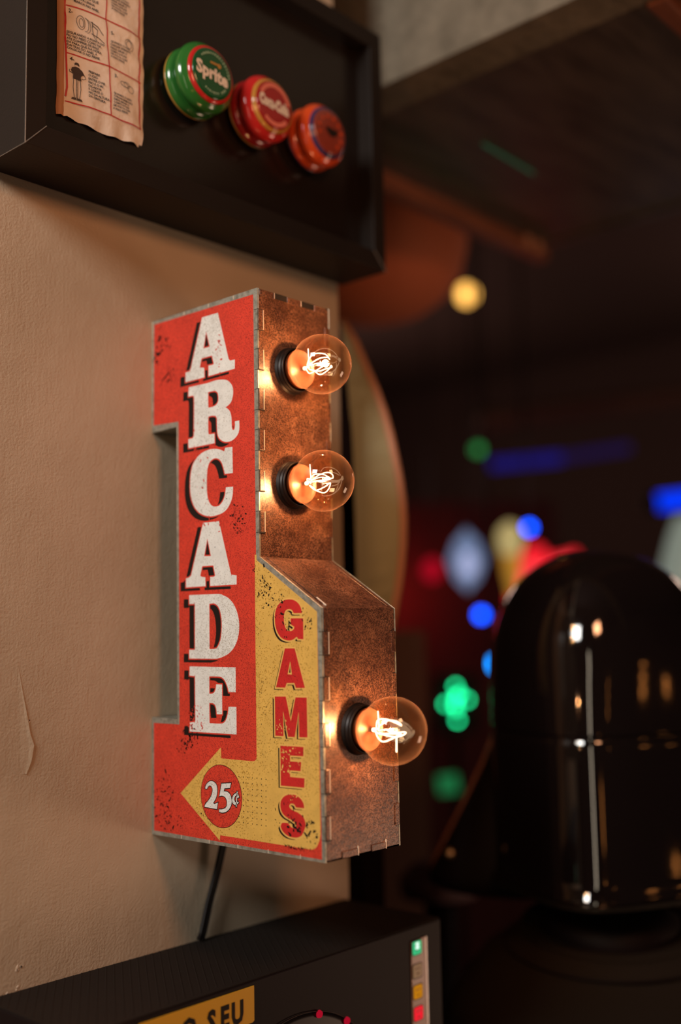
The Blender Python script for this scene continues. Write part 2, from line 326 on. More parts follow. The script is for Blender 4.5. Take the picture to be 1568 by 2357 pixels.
GAM = {'G':[[(158.69,158.8),(157.91,162.04),(155.71,165.13),(151.78,167.49),(147.22,168.26),(142.02,167.83),(137.61,165.94),(134.93,163.15),(133.4,159.5),(133.04,155.4),(133.55,150.88),(135.52,146.35),(138.67,143.04),(142.69,141.37),(146.71,140.92),(150.14,141.48),(152.73,142.86),(153.87,143.24),(154.69,141.83),(159.74,141.57),(159.74,155.36),(148.13,155.65),(148.05,151.6),(151.44,149.92),(151.13,148.51),(149.12,147.34),(146.83,147.18),(144.54,147.82),(142.85,149.88),(141.76,153.57),(141.82,157.23),(142.74,160.06),(144.79,161.63),(147.67,161.74),(149.66,160.87),(151.05,159.01),(151.62,158.91)]],'A':[[(142.3,135.7),(151.45,135.64),(160.48,109.82),(152.08,109.67),(150.73,112.84),(143.61,112.74),(142.12,109.7),(133.43,109.76)],[(147.14,127.22),(148.57,118.4),(144.57,118.57)]],'M':[[(132.15,103.63),(142.49,103.86),(146.97,87.71),(151.61,103.48),(161.99,103.58),(162.06,77.86),(154.57,77.66),(154.38,94.31),(150.49,77.61),(144.3,77.47),(139.81,94.3),(139.93,77.7),(132.14,77.64)]],'E':[[(136.88,71.31),(158.3,71.55),(158.18,65.57),(145.73,65.42),(145.86,61.55),(156.08,61.74),(155.36,55.86),(145.55,55.79),(145.67,51.49),(158.9,51.56),(158.57,45.46),(136.84,45.25)]],'S':[[(158.22,32.42),(157.75,35.09),(156.03,37.41),(153.24,39.16),(150.06,40.15),(146.48,40.24),(142.5,39.54),(139.21,38.02),(136.97,35.58),(136.2,32.99),(136.52,30.26),(137.93,27.62),(140.8,25.63),(144.38,24.47),(147.59,23.28),(150.06,22.03),(150.74,20.62),(150.01,19.31),(147.86,18.85),(145.72,19.38),(143.6,21.16),(142.17,21.64),(137.45,21.19),(136.13,18.93),(137.37,16.55),(139.87,14.56),(143.45,13.19),(147.74,12.77),(152.02,13.22),(155.58,14.94),(157.38,17.34),(158.84,20.18),(159.24,22.43),(158.59,24.82),(157.22,26.66),(154.79,28.16),(151.63,29.36),(148.07,30.03),(145.23,31.27),(144.36,32.69),(145.28,34.02),(147.08,34.43),(149.23,34.11),(150.62,32.24)]]}
NUM = {'2':[[(60.43,37.58),(61.58,40.23),(64.99,42.67),(68.36,43.06),(71.7,41.71),(73.13,38.92),(73.09,35.3),(71.62,31.56),(68.8,28.07),(70.47,27.63),(73.81,28.86),(72.88,24.31),(59.77,24.75),(60.35,26.26),(65.46,31.06),(67.73,34.51),(68.32,37.82),(66.66,39.88),(64.4,39.71),(62.13,37.35)]],'5':[[(77.8,42.16),(87.65,43.24),(86.53,39.94),(80.74,39.14),(80.06,37.07),(83.78,37.0),(87.02,34.97),(88.27,30.79),(86.93,27.12),(83.64,23.97),(79.26,22.5),(75.41,22.52),(75.1,24.29),(79.28,24.87),(82.58,26.74),(83.38,30.38),(81.56,33.1),(78.27,33.91),(75.51,33.32),(76.31,36.27)]],'c':[[(95.83,34.26),(94.78,36.31),(92.43,36.69),(90.05,35.21),(88.72,32.61),(89.13,30.15),(91.05,28.9),(93.42,29.24),(95.36,30.68),(94.72,31.34),(93.22,30.5),(91.72,30.73),(90.98,32.44),(91.55,34.48),(93.06,35.31),(94.11,33.77)]],'bar':[[(93.52,37.98),(94.37,37.98),(93.18,27.66),(92.33,27.73)]]}
RED_ = [(2.35,387.31),(114.67,386.27),(114.93,200.94),(115.44,196.69),(172.31,159.41),(173.25,1.58),(2.58,2.75),(2.16,81.52),(32.03,81.11),(31.65,306.31),(1.82,307.45)]
YEL_ = [(115.49,200.3),(115.44,196.69),(172.31,159.41),(172.32,17.77),(171.34,13.39),(168.91,9.19),(166.72,7.54),(164.19,6.85),(76.03,6.79),(75.58,3.02),(33.15,32.14),(77.28,67.11),(77.61,59.52),(108.9,59.44),(111.71,59.84),(113.23,60.95),(113.68,62.72),(113.62,133.68),(113.79,200.41)]
DOT_ = [(95.78,48.25),(95.46,21.43),(95.41,17.61),(100.34,48.24),(100.29,44.4),(100.24,40.56),(100.19,36.73),(100.15,32.9),(100.1,29.07),(100.05,25.25),(100.0,21.43),(99.95,17.62),(104.86,48.24),(104.81,44.4),(104.76,40.56),(104.71,36.73),(104.66,32.9),(104.61,29.08),(104.56,25.26),(104.51,21.44),(104.46,17.63),(109.35,48.24),(109.29,44.4),(109.24,40.56),(109.19,36.73),(109.13,32.91),(109.08,29.08),(109.03,25.26),(108.98,21.45),(108.92,17.63),(113.8,48.24),(113.74,44.4),(113.69,40.57),(113.63,36.73),(113.58,32.91),(113.52,29.09),(113.47,25.27),(113.41,21.45),(113.36,17.64),(118.21,48.24),(118.16,44.4),(118.1,40.57),(118.04,36.74),(117.98,32.91),(117.93,29.09),(117.87,25.27),(117.81,21.46),(117.75,17.65),(122.6,48.23),(122.53,44.4),(122.47,40.57),(122.41,36.74),(122.36,32.91),(122.3,29.09),(122.24,25.28),(122.18,21.46),(122.12,17.66),(91.68,17.75)]

# ================================================================== the room
XE = 0.2172
wall = MB().quadbox(-3.2, XE, 0.0, 0.14, -1.35, 1.75)
o = wall.build('wall_left', M_wall, kind='structure')
# flaking paint on the wall
fl = [(-0.1139, 0.1265), (-0.1110, 0.1118), (-0.1075, 0.0955), (-0.1045, 0.0808), (-0.1017, 0.0733), (-0.1033, 0.0632), (-0.1068, 0.0543)]
mb = MB(); n = len(fl)
for i, (x, z) in enumerate(fl):
    wd = (0.0008, 0.0018, 0.0034, 0.0048, 0.0066, 0.0056, 0.0020)[i]; lift = (0.0001, 0.0004, 0.0008, 0.0011, 0.0013, 0.0011, 0.0005)[i]
    mb.v += [(x, -lift, z), (x-wd*0.5, -lift*0.45, z+0.0003), (x-wd*1.5, -0.00005, z), (x+0.0004, 0.0, z)]
for i in range(n-1):
    a = 4*i; b = a+4; mb.f += [[a, a+1, b+1, b], [a+1, a+2, b+2, b+1], [a+3, a, b, b+3]]
mb.build('paint_flake', M_wall, o)
mb = MB()
for (x, z, s) in ((-0.1113, -0.0712, 0.0017), (-0.1095, -0.0700, 0.0013), (-0.1112, -0.0838, 0.0010), (-0.1185, -0.0850, 0.0009), (-0.1050, 0.0905, 0.0012)):
    for k in range(3):
        px, pz = x+random.uniform(-.001, .001), z+random.uniform(-.0012, .0012)
        mb.prism([[(px+s*random.uniform(.3, .8)*math.cos(t), pz+s*random.uniform(.4, 1)*math.sin(t)) for t in (0, 1.2, 2.4, 3.6, 5)]], lambda u, v, w_: (u, w_, v), -0.0003, 0.0)
mb.build('plaster_chips', mat('bare_plaster', (0.75, 0.62, 0.48), 0.8), o, kind='stuff')

room = dict(x0=-3.2, x1=5.2, y0=-3.4, y1=4.4, z0=-1.35, z1=1.75)
MB().quadbox(-3.3, 5.3, -3.5, 4.5, -1.45, -1.35).build('floor', M_darkf, kind='structure')
MB().quadbox(-3.3, 5.3, -3.5, 4.5, 1.75, 1.85).build('ceiling', M_dark, kind='structure')
MB().quadbox(5.2, 5.3, -3.5, 4.5, -1.35, 1.75).build('wall_right', M_dark, kind='structure')
MB().quadbox(-3.3, 5.2, 4.4, 4.5, -1.35, 1.75).build('wall_back', M_dark, kind='structure')
MB().quadbox(-3.3, 5.2, -3.5, -3.4, -1.35, 1.75).build('wall_front', M_dark, kind='structure')
MB().quadbox(-3.3, -3.2, -3.4, 4.4, -1.35, 1.75).build('wall_near', M_dark, kind='structure')

# concrete beam and the varnished soffit board hanging beside it
ZB = 0.7053
world_thing(MB().tube([(0.491, 0.0172, 0.7035), (0.6026, 0.0201, 0.7035)], 0.0016, 8), 'green_reflection', glow('faint_green_reflection', (0.018, 0.060, 0.030), 0.9), 'faint green reflection on the dark varnished soffit panel, put in as a glowing strip', 'light strip', smooth=True)  # green reflection on the varnish, put in as a dim glowing tube
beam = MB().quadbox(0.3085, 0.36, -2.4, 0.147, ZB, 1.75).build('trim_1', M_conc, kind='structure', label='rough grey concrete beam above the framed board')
sof = thing('soffit_panel', (0.57, -0.05, ZB), 'dark varnished soffit panel with reddish timber edging beside concrete beam', 'ceiling panel')
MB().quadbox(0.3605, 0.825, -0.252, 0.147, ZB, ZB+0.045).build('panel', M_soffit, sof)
MB().quadbox(0.34, 0.845, 0.147, 0.168, ZB-0.022, ZB+0.045).build('edging', M_trimw, sof, bevel=0.002)
MB().quadbox(0.3605, 0.845, -0.272, -0.252, ZB-0.004, ZB+0.045).build('edging', M_trimw, sof, bevel=0.002)
MB().quadbox(0.825, 0.845, -0.252, 0.147, ZB-0.003, ZB+0.045).build('edging', M_soffit, sof, bevel=0.002)
for k in range(2): MB().quadbox(0.775+0.03*k, 0.787+0.03*k, 0.140, 0.1475, ZB-0.017, ZB-0.001).build('bracket', M_archedge, sof, bevel=0.001)
MB().quadbox(0.36, 0.80, -0.02, 0.0, ZB+0.045, 1.75).build('hanger', M_dark, sof)

# ================================================================== framed shadow box on the wall
FX0, FX1, FZ0, FZ1, FY = -0.1480, 0.2225, 0.4701, 0.6965, -0.0547
IX0, IX1, IZ0, IZ1 = -0.1320, 0.2064, 0.4867, 0.6800
YB = -0.0390
fr = thing('shadow_box_frame', (0.037, 0, FZ0), 'deep dark framed board on wall above the red arcade sign', 'picture frame')
def member(p0, p1, q1, q0, name='frame_rail'):
    # p outer, q inner corner points (x, z): front at FY, runs back to the wall
    b = MB(); b.v = []
    for y in (FY, -0.0005): b.v += [(p0[0], y, p0[1]), (p1[0], y, p1[1]), (q1[0], y, q1[1]), (q0[0], y, q0[1])]
    b.f = [[3, 2, 1, 0], [4, 5, 6, 7]] + [[i, (i+1) % 4, 4+(i+1) % 4, 4+i] for i in range(4)]
    return b.build(name, M_frame, fr, bevel=0.0006)
g_ = 0.00012
member((FX0, FZ0), (FX1, FZ0), (IX1, IZ0), (IX0, IZ0)); member((FX1, FZ0), (FX1, FZ1), (IX1, IZ1), (IX1, IZ0))
member((FX1, FZ1), (FX0, FZ1), (IX0, IZ1), (IX1, IZ1)); member((FX0, FZ1), (FX0, FZ0), (IX0, IZ0), (IX0, IZ1))
MB().quadbox(IX0, IX1, YB, YB+0.006, IZ0, IZ1).build('backing_board', M_board, fr)
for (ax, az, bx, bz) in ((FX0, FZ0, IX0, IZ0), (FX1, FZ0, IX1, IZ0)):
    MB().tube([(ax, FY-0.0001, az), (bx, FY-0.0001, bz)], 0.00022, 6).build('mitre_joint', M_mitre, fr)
MB().tube([(FX0, FY, FZ0), (FX0, FY, FZ1)], 0.00018, 6).build('pale_edge_line', M_mitre, fr)  # thin pale lines along the frame's left outer edges
MB().tube([(FX0, FY, FZ0), (FX0, -0.002, FZ0)], 0.00018, 6).build('pale_edge_line', M_mitre, fr)

# ---- instruction packet stuck to the board
def pk(u, v): return (u, v)
pt = thing('instruction_packet', (-0.077, YB, 0.5055), 'creased paper packet of drawn string trick instructions stuck inside dark frame', 'packet')
NX, NZ = 28, 44
def packet_pt(s, t):
    x = -0.1096 + s*0.0690 + 0.0012*math.sin(t*5)*0.3 - 0.0025*max(0, t)*(1-s)*0.3
    z0 = 0.5056 + 0.0007*math.sin(s*9.0) + 0.0004*math.sin(s*31) + (0.0010 if s < 0.04 else 0)
    z = z0 + t*(0.662 - z0)
    puff = 0.0036*math.sin(PI*min(1, max(0, s)))**0.6*min(1, t*9+0.15)
    crease = 0.0011*math.sin(s*24+t*9)*math.exp(-t*16) + 0.0005*math.sin(s*11+t*31+2*math.sin(t*13)) + 0.0004*math.sin(t*60+s*17)*s
    return (x, YB - 0.0012 - puff - crease, z)
mb = MB()
for j in range(NZ+1):
    for i in range(NX+1): mb.v.append(packet_pt(i/NX, j/NZ))
for j in range(NZ):
    for i in range(NX): a = j*(NX+1)+i; mb.f.append([a, a+1, a+NX+2, a+NX+1])
mb.build('paper_face', M_paper, pt, smooth=True)
mb = MB(); pr_ = []
for j in range(31):
    t = j/30; x, y, z = packet_pt(0, t); wv = 0.0006*math.sin(t*40)*math.exp(-t*6)
    pr_.append(((x-0.0052-wv, YB-0.0004, z), (x-0.0028, YB-0.0028, z), (x+0.0003, YB-0.0014, z)))
for r in pr_: mb.v += list(r)
for j in range(30):
    a = 3*j; mb.f += [[a, a+1, a+4, a+3], [a+1, a+2, a+5, a+4]]
mb.build('brown_side_fold', M_kraft, pt, smooth=True)
def on_packet(x, z, lift=0.00035):
    s = (x+0.1096)/0.0690; t = (z-0.505)/0.157
    s = min(1, max(0, s)); t = min(1, max(0, t)); p = packet_pt(s, t); return (x, p[1]-lift, z)
def line(mb, pts, wdt, lift=0.0004):
    P = []
    for i in range(len(pts)-1):
        (x0, z0), (x1, z1) = pts[i], pts[i+1]; k = max(1, int(math.hypot(x1-x0, z1-z0)/0.004))
        P += [(x0+(x1-x0)*j/k, z0+(z1-z0)*j/k) for j in range(k)]
    P.append(pts[-1]); n = len(mb.v)
    for i, (x, z) in enumerate(P):
        a = P[max(0, i-1)]; b = P[min(len(P)-1, i+1)]; dx, dz = b[0]-a[0], b[1]-a[1]; l = math.hypot(dx, dz) or 1
        nx, nz = -dz/l*wdt/2, dx/l*wdt/2
        mb.v += [on_packet(x+nx, z+nz, lift), on_packet(x-nx, z-nz, lift)]
    for i in range(len(P)-1): a = n+2*i; mb.f.append([a, a+1, a+3, a+2])
mb = MB()
for z0, z1, z2 in ((0.5179, 0.5193, 0.5187), (0.5533, 0.5553, 0.5550), (0.5890, 0.5906, 0.5900), (0.625, 0.626, 0.626)):
    line(mb, [(-0.1086, z0), (-0.0738, z1), (-0.0430, z2)], 0.0008)
line(mb, [(-0.0716, 0.5190), (-0.0741, 0.5553), (-0.0766, 0.5906), (-0.0775, 0.655)], 0.0008)
line(mb, [(-0.0440, 0.5187), (-0.0452, 0.5548), (-0.0453, 0.589), (-0.0462, 0.655)], 0.0012)
line(mb, [(-0.1083, 0.5215), (-0.1076, 0.5280), (-0.1086, 0.5533), (-0.1094, 0.589), (-0.1095, 0.655)], 0.0012)
mb.build('red_grid_print', M_pred, pt)
# black drawings and text
mb = MB()
def ptext(body, x, z, size, rot=0.0, al='LEFT'):
    c, s = math.cos(rot), math.sin(rot)
    add_text(mb, body, size, lambda a, b: on_packet(x+a*c-b*s, z+a*s+b*c, 0.0005), bold=size*0.02, align=al)
def block(lines, x, z, size, lead):
    for i, l in enumerate(lines): ptext(l, x, z-i*lead, size)
block(['SEGURANDO A PONTA DO', 'FIO NO MEIO COMO NA', 'ATE COMPRIR DE BALE', 'DA PARA QUE NA HORA', 'DAI TRAS DO ANEL A', 'COLOCAR O NO FIRME'], -0.1080, 0.5695, 0.0024, 0.0024)
block(['PREPARE', 'O IOIO', 'ENTRE O ME', 'DIO E O IN', 'DICADOR', 'E CORTE O', 'NO DA ALTURA', 'DA CINTURA'], -0.0910, 0.5455, 0.0024, 0.0026)
block(['COMO FIZER', 'O CORDAO QUE', 'PARA A LINHA', 'MARCA NO ANEL'], -0.1035, 0.6030, 0.0026, 0.0031)
block(['COLOQUE O DEDO', 'PARA FORA E', 'DEPOIS PUXE', 'PARA CIMA E', 'FACA O LACO', 'OUTRA VEZ'], -0.0695, 0.5450-0.037, 0.0001, 0.0001)
for (x, z) in ((-0.0725, 0.5755), (-0.0700, 0.5370), (-0.0725, 0.6120)):
    block(['QUANDO O IOIO', 'CHEGAR EMBAIXO', 'DEIXE GIRAR O', 'CORPO E PUXE', 'DE VOLTA COM', 'A MAO FIRME'], x, z, 0.0021, 0.0023)
ptext('4-', -0.1058, 0.5498, 0.0040); ptext('2-', -0.1068, 0.5855, 0.0040); ptext('5-', -0.0728, 0.5815, 0.0036); ptext('3-', -0.0695, 0.5500, 0.0036)
# standing man figure holding a string
def poly(pts): mb.flat([pts], lambda u, v, w_: on_packet(u, v, 0.0005), 0)
mx, mz = -0.1003, 0.5212
poly([(mx-.0018, mz+.0245), (mx-.0020, mz+.0262), (mx-.0008, mz+.0272), (mx+.0010, mz+.0270), (mx+.0019, mz+.0258), (mx+.0017, mz+.0245), (mx+.0010, mz+.0254), (mx-.0010, mz+.0255)])
poly([(mx-.0046, mz+.0203), (mx-.0040, mz+.0225), (mx-.0015, mz+.0238), (mx+.0015, mz+.0238), (mx+.0042, mz+.0222), (mx+.0060, mz+.0198), (mx+.0040, mz+.0188), (mx+.0030, mz+.0170), (mx+.0034, mz+.0145), (mx-.0032, mz+.0145), (mx-.0030, mz+.0178)])
poly([(mx-.0034, mz+.0008), (mx-.0002, mz+.0010), (mx-.0002, mz-.0004), (mx-.0040, mz-.0006)]); poly([(mx+.0002, mz+.0010), (mx+.0034, mz+.0008), (mx+.0044, mz-.0006), (mx+.0002, mz-.0004)])
for pl in ([(mx-.0026, mz+.0145), (mx-.0030, mz+.0080), (mx-.0018, mz+.0008)], [(mx-.0004, mz+.0145), (mx-.0004, mz+.0008)], [(mx+.0026, mz+.0145), (mx+.0030, mz+.0080), (mx+.0022, mz+.0008)],
           [(mx+.0006, mz+.0145), (mx+.0006, mz+.0008)], [(mx-.0056, mz+.0206), (mx-.0058, mz+.0190), (mx-.0010, mz+.0178)], [(mx+.0060, mz+.0198), (mx+.0072, mz+.0175), (mx+.0050, mz+.0162), (mx+.0036, mz+.0166)]):
    line(mb, pl, 0.0004, 0.0005)
# drawn yo-yo with a finger
def ring(cx, cz, rx, rz, wd=0.00035, a0=0, a1=2*PI): line(mb, [(cx+rx*math.cos(a0+(a1-a0)*k/16), cz+rz*math.sin(a0+(a1-a0)*k/16)) for k in range(17)], wd, 0.0005)
ring(-0.0975, 0.5795, 0.0034, 0.0052); ring(-0.0945, 0.5790, 0.0034, 0.0052, a0=-PI/2, a1=PI/2); ring(-0.0925, 0.5785, 0.0030, 0.0050, a0=-PI/2, a1=PI/2); ring(-0.0970, 0.5795, 0.0018, 0.0034)
for pl in ([(-.090, .5830), (-.084, .5815), (-.079, .5770)], [(-.089, .5745), (-.083, .5735), (-.078, .5712)], [(-.0885, .5835), (-.0875, .5740), (-.0850, .5700), (-.0838, .5790), (-.0880, .5810)]): line(mb, pl, 0.0005, 0.0005)
ring(-0.0560, 0.5800, 0.0030, 0.0036); ring(-0.0545, 0.5790, 0.0034, 0.0040, 0.0003); ring(-0.0600, 0.5470, 0.0040, 0.0018); ring(-0.0535, 0.5455, 0.0030, 0.0026); ring(-0.0575, 0.5475, 0.0030, 0.0022, 0.0003)
mb.build('black_print', M_pblk, pt)

# ---- the three yo-yos on the board
def yoyo(x, y, z, R, label, mats, deco):
    t = thing('yoyo', (x, y, z-R), label, 'yo-yo', 'yo-yos in the dark frame')
    back, front, band, cap = mats; O = (x, y, z); k = R/0.029
    def P(l): return [(r*k, q) for r, q in l]
    back_p = P([(0.006, -0.0008), (0.0255, -0.0015), (0.0280, -0.0035), (0.0290, -0.0062), (0.0282, -0.0090), (0.0255, -0.0115), (0.0240, -0.0122), (0.0238, -0.0135), (0.0215, -0.0148)])
    MB().lathe(back_p, O, seg=64).build('rear_half', back if back != M_gold else M_green, t, smooth=True)
    MB().lathe(P([(0.0286, -0.0072), (0.0289, -0.0076), (0.0284, -0.0094), (0.0257, -0.0118), (0.0252, -0.0114)]), O, seg=64).build('rear_band', M_gold if back == M_gold else band, t, smooth=True)
    MB().lathe(P([(0.005, -0.0012), (0.005, 0.0012)]), O, seg=20).build('axle', M_cream, t, smooth=True)
    MB().lathe(P([(0.006, 0.0008), (0.0255, 0.0012), (0.0282, 0.0030), (0.0290, 0.0056), (0.0284, 0.0082), (0.0262, 0.0108), (0.0240, 0.0120), (0.0236, 0.0126)]), O, seg=64).build('front_half', front, t, smooth=True)
    MB().lathe(P([(0.0236, 0.0122), (0.0234, 0.0140), (0.0222, 0.0150), (0.0208, 0.0152)]), O, seg=64).build('band', band, t, smooth=True)
    MB().lathe(P([(0.0209, 0.0150), (0.0207, 0.0158), (0.0195, 0.0163), (0.0180, 0.0164)]), O, seg=64).build('cap', cap, t, smooth=True)
    deco(t, x, y-0.0166, z, k); return t
def arc_dashes(mb, x, y, z, r, a0, a1, n, w_, h):
    for i in range(n):
        a = a0+(a1-a0)*i/(n-1)
        if random.random() < 0.1: continue
        c, s = math.cos(a), math.sin(a); hh = h*random.uniform(.6, 1)
        q = [(-w_/2, -hh/2), (w_/2, -hh/2), (w_/2, hh/2), (-w_/2, hh/2)]
        mb.flat([[(x+(r+v)*c-u*s, z+(r+v)*s+u*c) for u, v in q]], lambda u, v, w2: (u, y, v), 0)
def deco_green(t, x, y, z, k):
    b = MB(); add_text(b, 'Sprite', 0.0142, lambda a, c: (x+a*0.92-0.0012, y-0.0002, z+c*1.0-0.0006-a*0.10), bold=0.0006)
    b.build('lettering', M_cream, t)
    b = MB(); arc_dashes(b, x, y-0.0001, z, 0.0158, 2.5, 0.1, 17, 0.0013, 0.0017); arc_dashes(b, x, y-0.0001, z, 0.0150, 4.2, 5.6, 11, 0.0011, 0.0016)
    b.build('small_print', mat('pale_green_print', (0.35, 0.50, 0.32), 0.4), t)
    b = MB(); b.lathe([(0.0001, 0), (0.0018, 0.00005)], (x+0.006, y-0.0001, z+0.0078), seg=14); b.quadbox(x-0.003, x+0.005, y-0.0003, y-0.0001, z+0.0075, z+0.0090)
    b.build('gold_emblem', M_gold, t)
def deco_red(t, x, y, z, k):
    b = MB(); add_text(b, 'Coca-Cola', 0.0085, lambda a, c: (x+a*0.86-0.001, y-0.0002, z+c*1.35-a*0.05), bold=0.0007); b.build('lettering', M_cream, t)
    b = MB()
    for a0, a1 in ((2.75, 0.25), (4.0, 5.6)):
        L_ = [(0.0160, a0+(a1-a0)*i/20) for i in range(21)]; n = len(b.v)
        for r, a in L_: b.v += [(x+(r-0.0018)*math.cos(a), y-0.0001, z+(r-0.0018)*math.sin(a)), (x+(r+0.0018)*math.cos(a), y-0.0001, z+(r+0.0018)*math.sin(a))]
        b.f += [[n+2*i, n+2*i+1, n+2*i+3, n+2*i+2] for i in range(20)]
    b.build('curved_band_print', M_lred, t)
def deco_orange(t, x, y, z, k):
    b = MB()
    b.flat([[(x+0.0065*math.cos(a)*(1+0.35*math.sin(3*a))+0.002, z+0.0050*math.sin(a)*(1+0.3*math.cos(2*a))) for a in [2*PI*i/30 for i in range(30)]]], lambda u, v, w2: (u, y-0.0001, v), 0)
    b.build('dark_emblem', M_black, t)
    b = MB(); arc_dashes(b, x, y-0.0001, z, 0.0135, 3.4, -0.9, 9, 0.0028, 0.0035); b.build('orange_print', M_or, t)
yoyo(0.0020, -0.0545, 0.5690, 0.0275, 'green toy with white lettering on dark green cap beside the packet', (M_gold, M_green, M_pr, M_dgreen), deco_green)
yoyo(0.0673, -0.0545, 0.5673, 0.0272, 'red toy with cream lettering hanging between green and orange ones', (M_dr, M_pr, M_gold, M_dr), deco_red)
yoyo(0.1329, -0.0545, 0.5671, 0.0270, 'orange toy with navy ring and brownish red cap near right rail', (M_or, M_or, M_navy, M_brownc), deco_orange)

# ================================================================== the sign
W = 0.0748; D1 = 0.1187; D2 = 0.1765; H = 0.390; ZC = 0.1988; ZD = 0.1617; NN = 0.0298; Z1 = 0.3022; Z2 = 0.0853
sign = thing('marquee_sign', (W/2, 0.0, 0.0), 'red and yellow double sided metal arcade sign with three lit bulbs, on wall', 'sign')
OUT = [(0.4, 0), (176.5, 0), (176.5, 161.7), (118.7, 198.8), (118.7, 390), (0.4, 390), (0.4, 302.2), (29.8, 302.2), (29.8, 85.3), (0.4, 85.3)]
facep = MB().prism([OUT], face_pt, 0.0, 0.0010).build('face_plate', M_zinc, sign, bevel=0.0003)
MB().prism([OUT], face_pt, W-0.0010, W).build('face_plate', M_zinc, sign, bevel=0.0003)
x0, x1 = 0.0010, W-0.0010
def wallpanel(name, m, ya, za, yb, zb, th=0.0010):
    """sheet between the two faces along the outline segment (y, z)a -> b, thickness inwards"""
    d = Vector((yb-ya, zb-za)).normalized(); nn = Vector((d.y, -d.x))*th
    b = MB(); b.v = [(x, *p) for x in (x0, x1) for p in ((ya, za), (yb, zb), (yb+nn.x, zb+nn.y), (ya+nn.x, za+nn.y))]
    b.f = [[3, 2, 1, 0], [4, 5, 6, 7]] + [[i, (i+1) % 4, 4+(i+1) % 4, 4+i] for i in range(4)]
    return b.build(name, m, sign)
wallpanel('upper_bulb_panel', M_rust, -D1, ZC, -D1, H) ; wallpanel('sloping_panel', M_rust, -D2, ZD, -D1, ZC)
wallpanel('lower_bulb_panel', M_rust, -D2, 0.0, -D2, ZD); wallpanel('top_panel', M_rust, -D1, H, -0.0004, H)
wallpanel('bottom_panel', M_rust, -0.0004, 0.0, -D2, 0.0)
wallpanel('arm_panel', M_zinc, -0.0004, Z1, -NN, Z1); wallpanel('arm_panel', M_zinc, -NN, Z2, -0.0004, Z2); wallpanel('rear_panel', M_zinc, -NN, Z1, -NN, Z2)
wallpanel('wall_plate', M_zinc, -0.0004, H, -0.0004, Z1); wallpanel('wall_plate', M_zinc, -0.0004, Z2, -0.0004, 0)
# bent fixing tabs on the bulb panels
tabm = {}
def tab(xa, xb, y, z0, z1):
    b = MB().quadbox(xa, xb, y-0.0007, y+0.0002, z0, z1); b.build('tab', M_rust, sign, bevel=0.0002)
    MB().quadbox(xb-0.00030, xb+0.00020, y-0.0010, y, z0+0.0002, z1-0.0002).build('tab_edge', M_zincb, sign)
    g = MB().quadbox(xb+0.0002, xb+0.0006, y-0.0003, y+0.0002, z0-0.0003, z1+0.0003); g.quadbox(0.0, xb, y-0.0006, y+0.0002, z1, z1+0.0003); g.build('tab_groove', M_seam, sign)
def slit(xa, xb, y, z): return MB().quadbox(xa, xb, y-0.0008, y+0.0002, z-0.0002, z+0.0002)
slits = MB()
for k in range(6):
    z1 = 0.3748-0.02885*k; tab(0.0006, 0.0052-0.0001*k, -D1, z1-0.0146, z1)
    slits.v, slits.f = (lambda s: (slits.v+s.v, slits.f+[[len(slits.v)+i for i in fa] for fa in s.f]))(slit(0.0, 0.0054, -D1, z1-0.0150))
    b = MB().quadbox(W-0.0052, W-0.0006, -D1-0.0007, -D1+0.0002, z1-0.0146, z1); b.build('tab', M_rust, sign, bevel=0.0002)
    for zz in (z1, z1-0.0148): MB().quadbox(-0.00008, 0.0001, -D1+0.0001, -D1+0.0034, zz-0.0002, zz+0.0002).build('plate_slit', M_seam, sign)
for k in range(5):
    z1 = 0.1462-0.02942*k; tab(0.0006, 0.0056-0.0004*k, -D2, z1-0.0148, z1)
    slits.v, slits.f = (lambda s: (slits.v+s.v, slits.f+[[len(slits.v)+i for i in fa] for fa in s.f]))(slit(0.0, 0.0056, -D2, z1-0.0151))
    b = MB().quadbox(W-0.0050, W-0.0006, -D2-0.0007, -D2+0.0002, z1-0.0146, z1); b.build('tab', M_rust, sign, bevel=0.0002)
    for zz in (z1, z1-0.0150): MB().quadbox(-0.00008, 0.0001, -D2+0.0001, -D2+0.0030, zz-0.0002, zz+0.0002).build('plate_slit', M_seam, sign)
slits.build('slits', M_seam, sign, kind='stuff')
for xa, xb in ((0.0153, 0.0305), (0.0446, 0.0590)):
    MB().quadbox(xa, xb, -D2-0.0007, -D2, 0.0004, 0.0046).build('tab', M_rust, sign, bevel=0.0002)
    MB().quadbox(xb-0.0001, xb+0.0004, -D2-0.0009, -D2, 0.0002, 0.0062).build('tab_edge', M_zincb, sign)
for xa, xb in ((0.0020, 0.0168), (0.0298, 0.0444), (0.0585, 0.0700)):   # raised tabs along the top edge of the bulb panel, dark gaps between
    MB().quadbox(xa, xb, -D1-0.0007, -D1+0.0002, H-0.0046, H-0.0002).build('tab', M_rust, sign, bevel=0.0002)
for xa, xb in ((0.0172, 0.0296), (0.0448, 0.0582)):
    MB().quadbox(xa, xb, -D1-0.0003, -D1+0.0002, H-0.0042, H+0.0001).build('tab_gap', M_seam, sign)
for xa in (0.0168, 0.0444): MB().quadbox(xa-0.0006, xa, -D1-0.0009, -D1, H-0.0044, H-0.0002).build('tab_edge', M_zincb, sign)
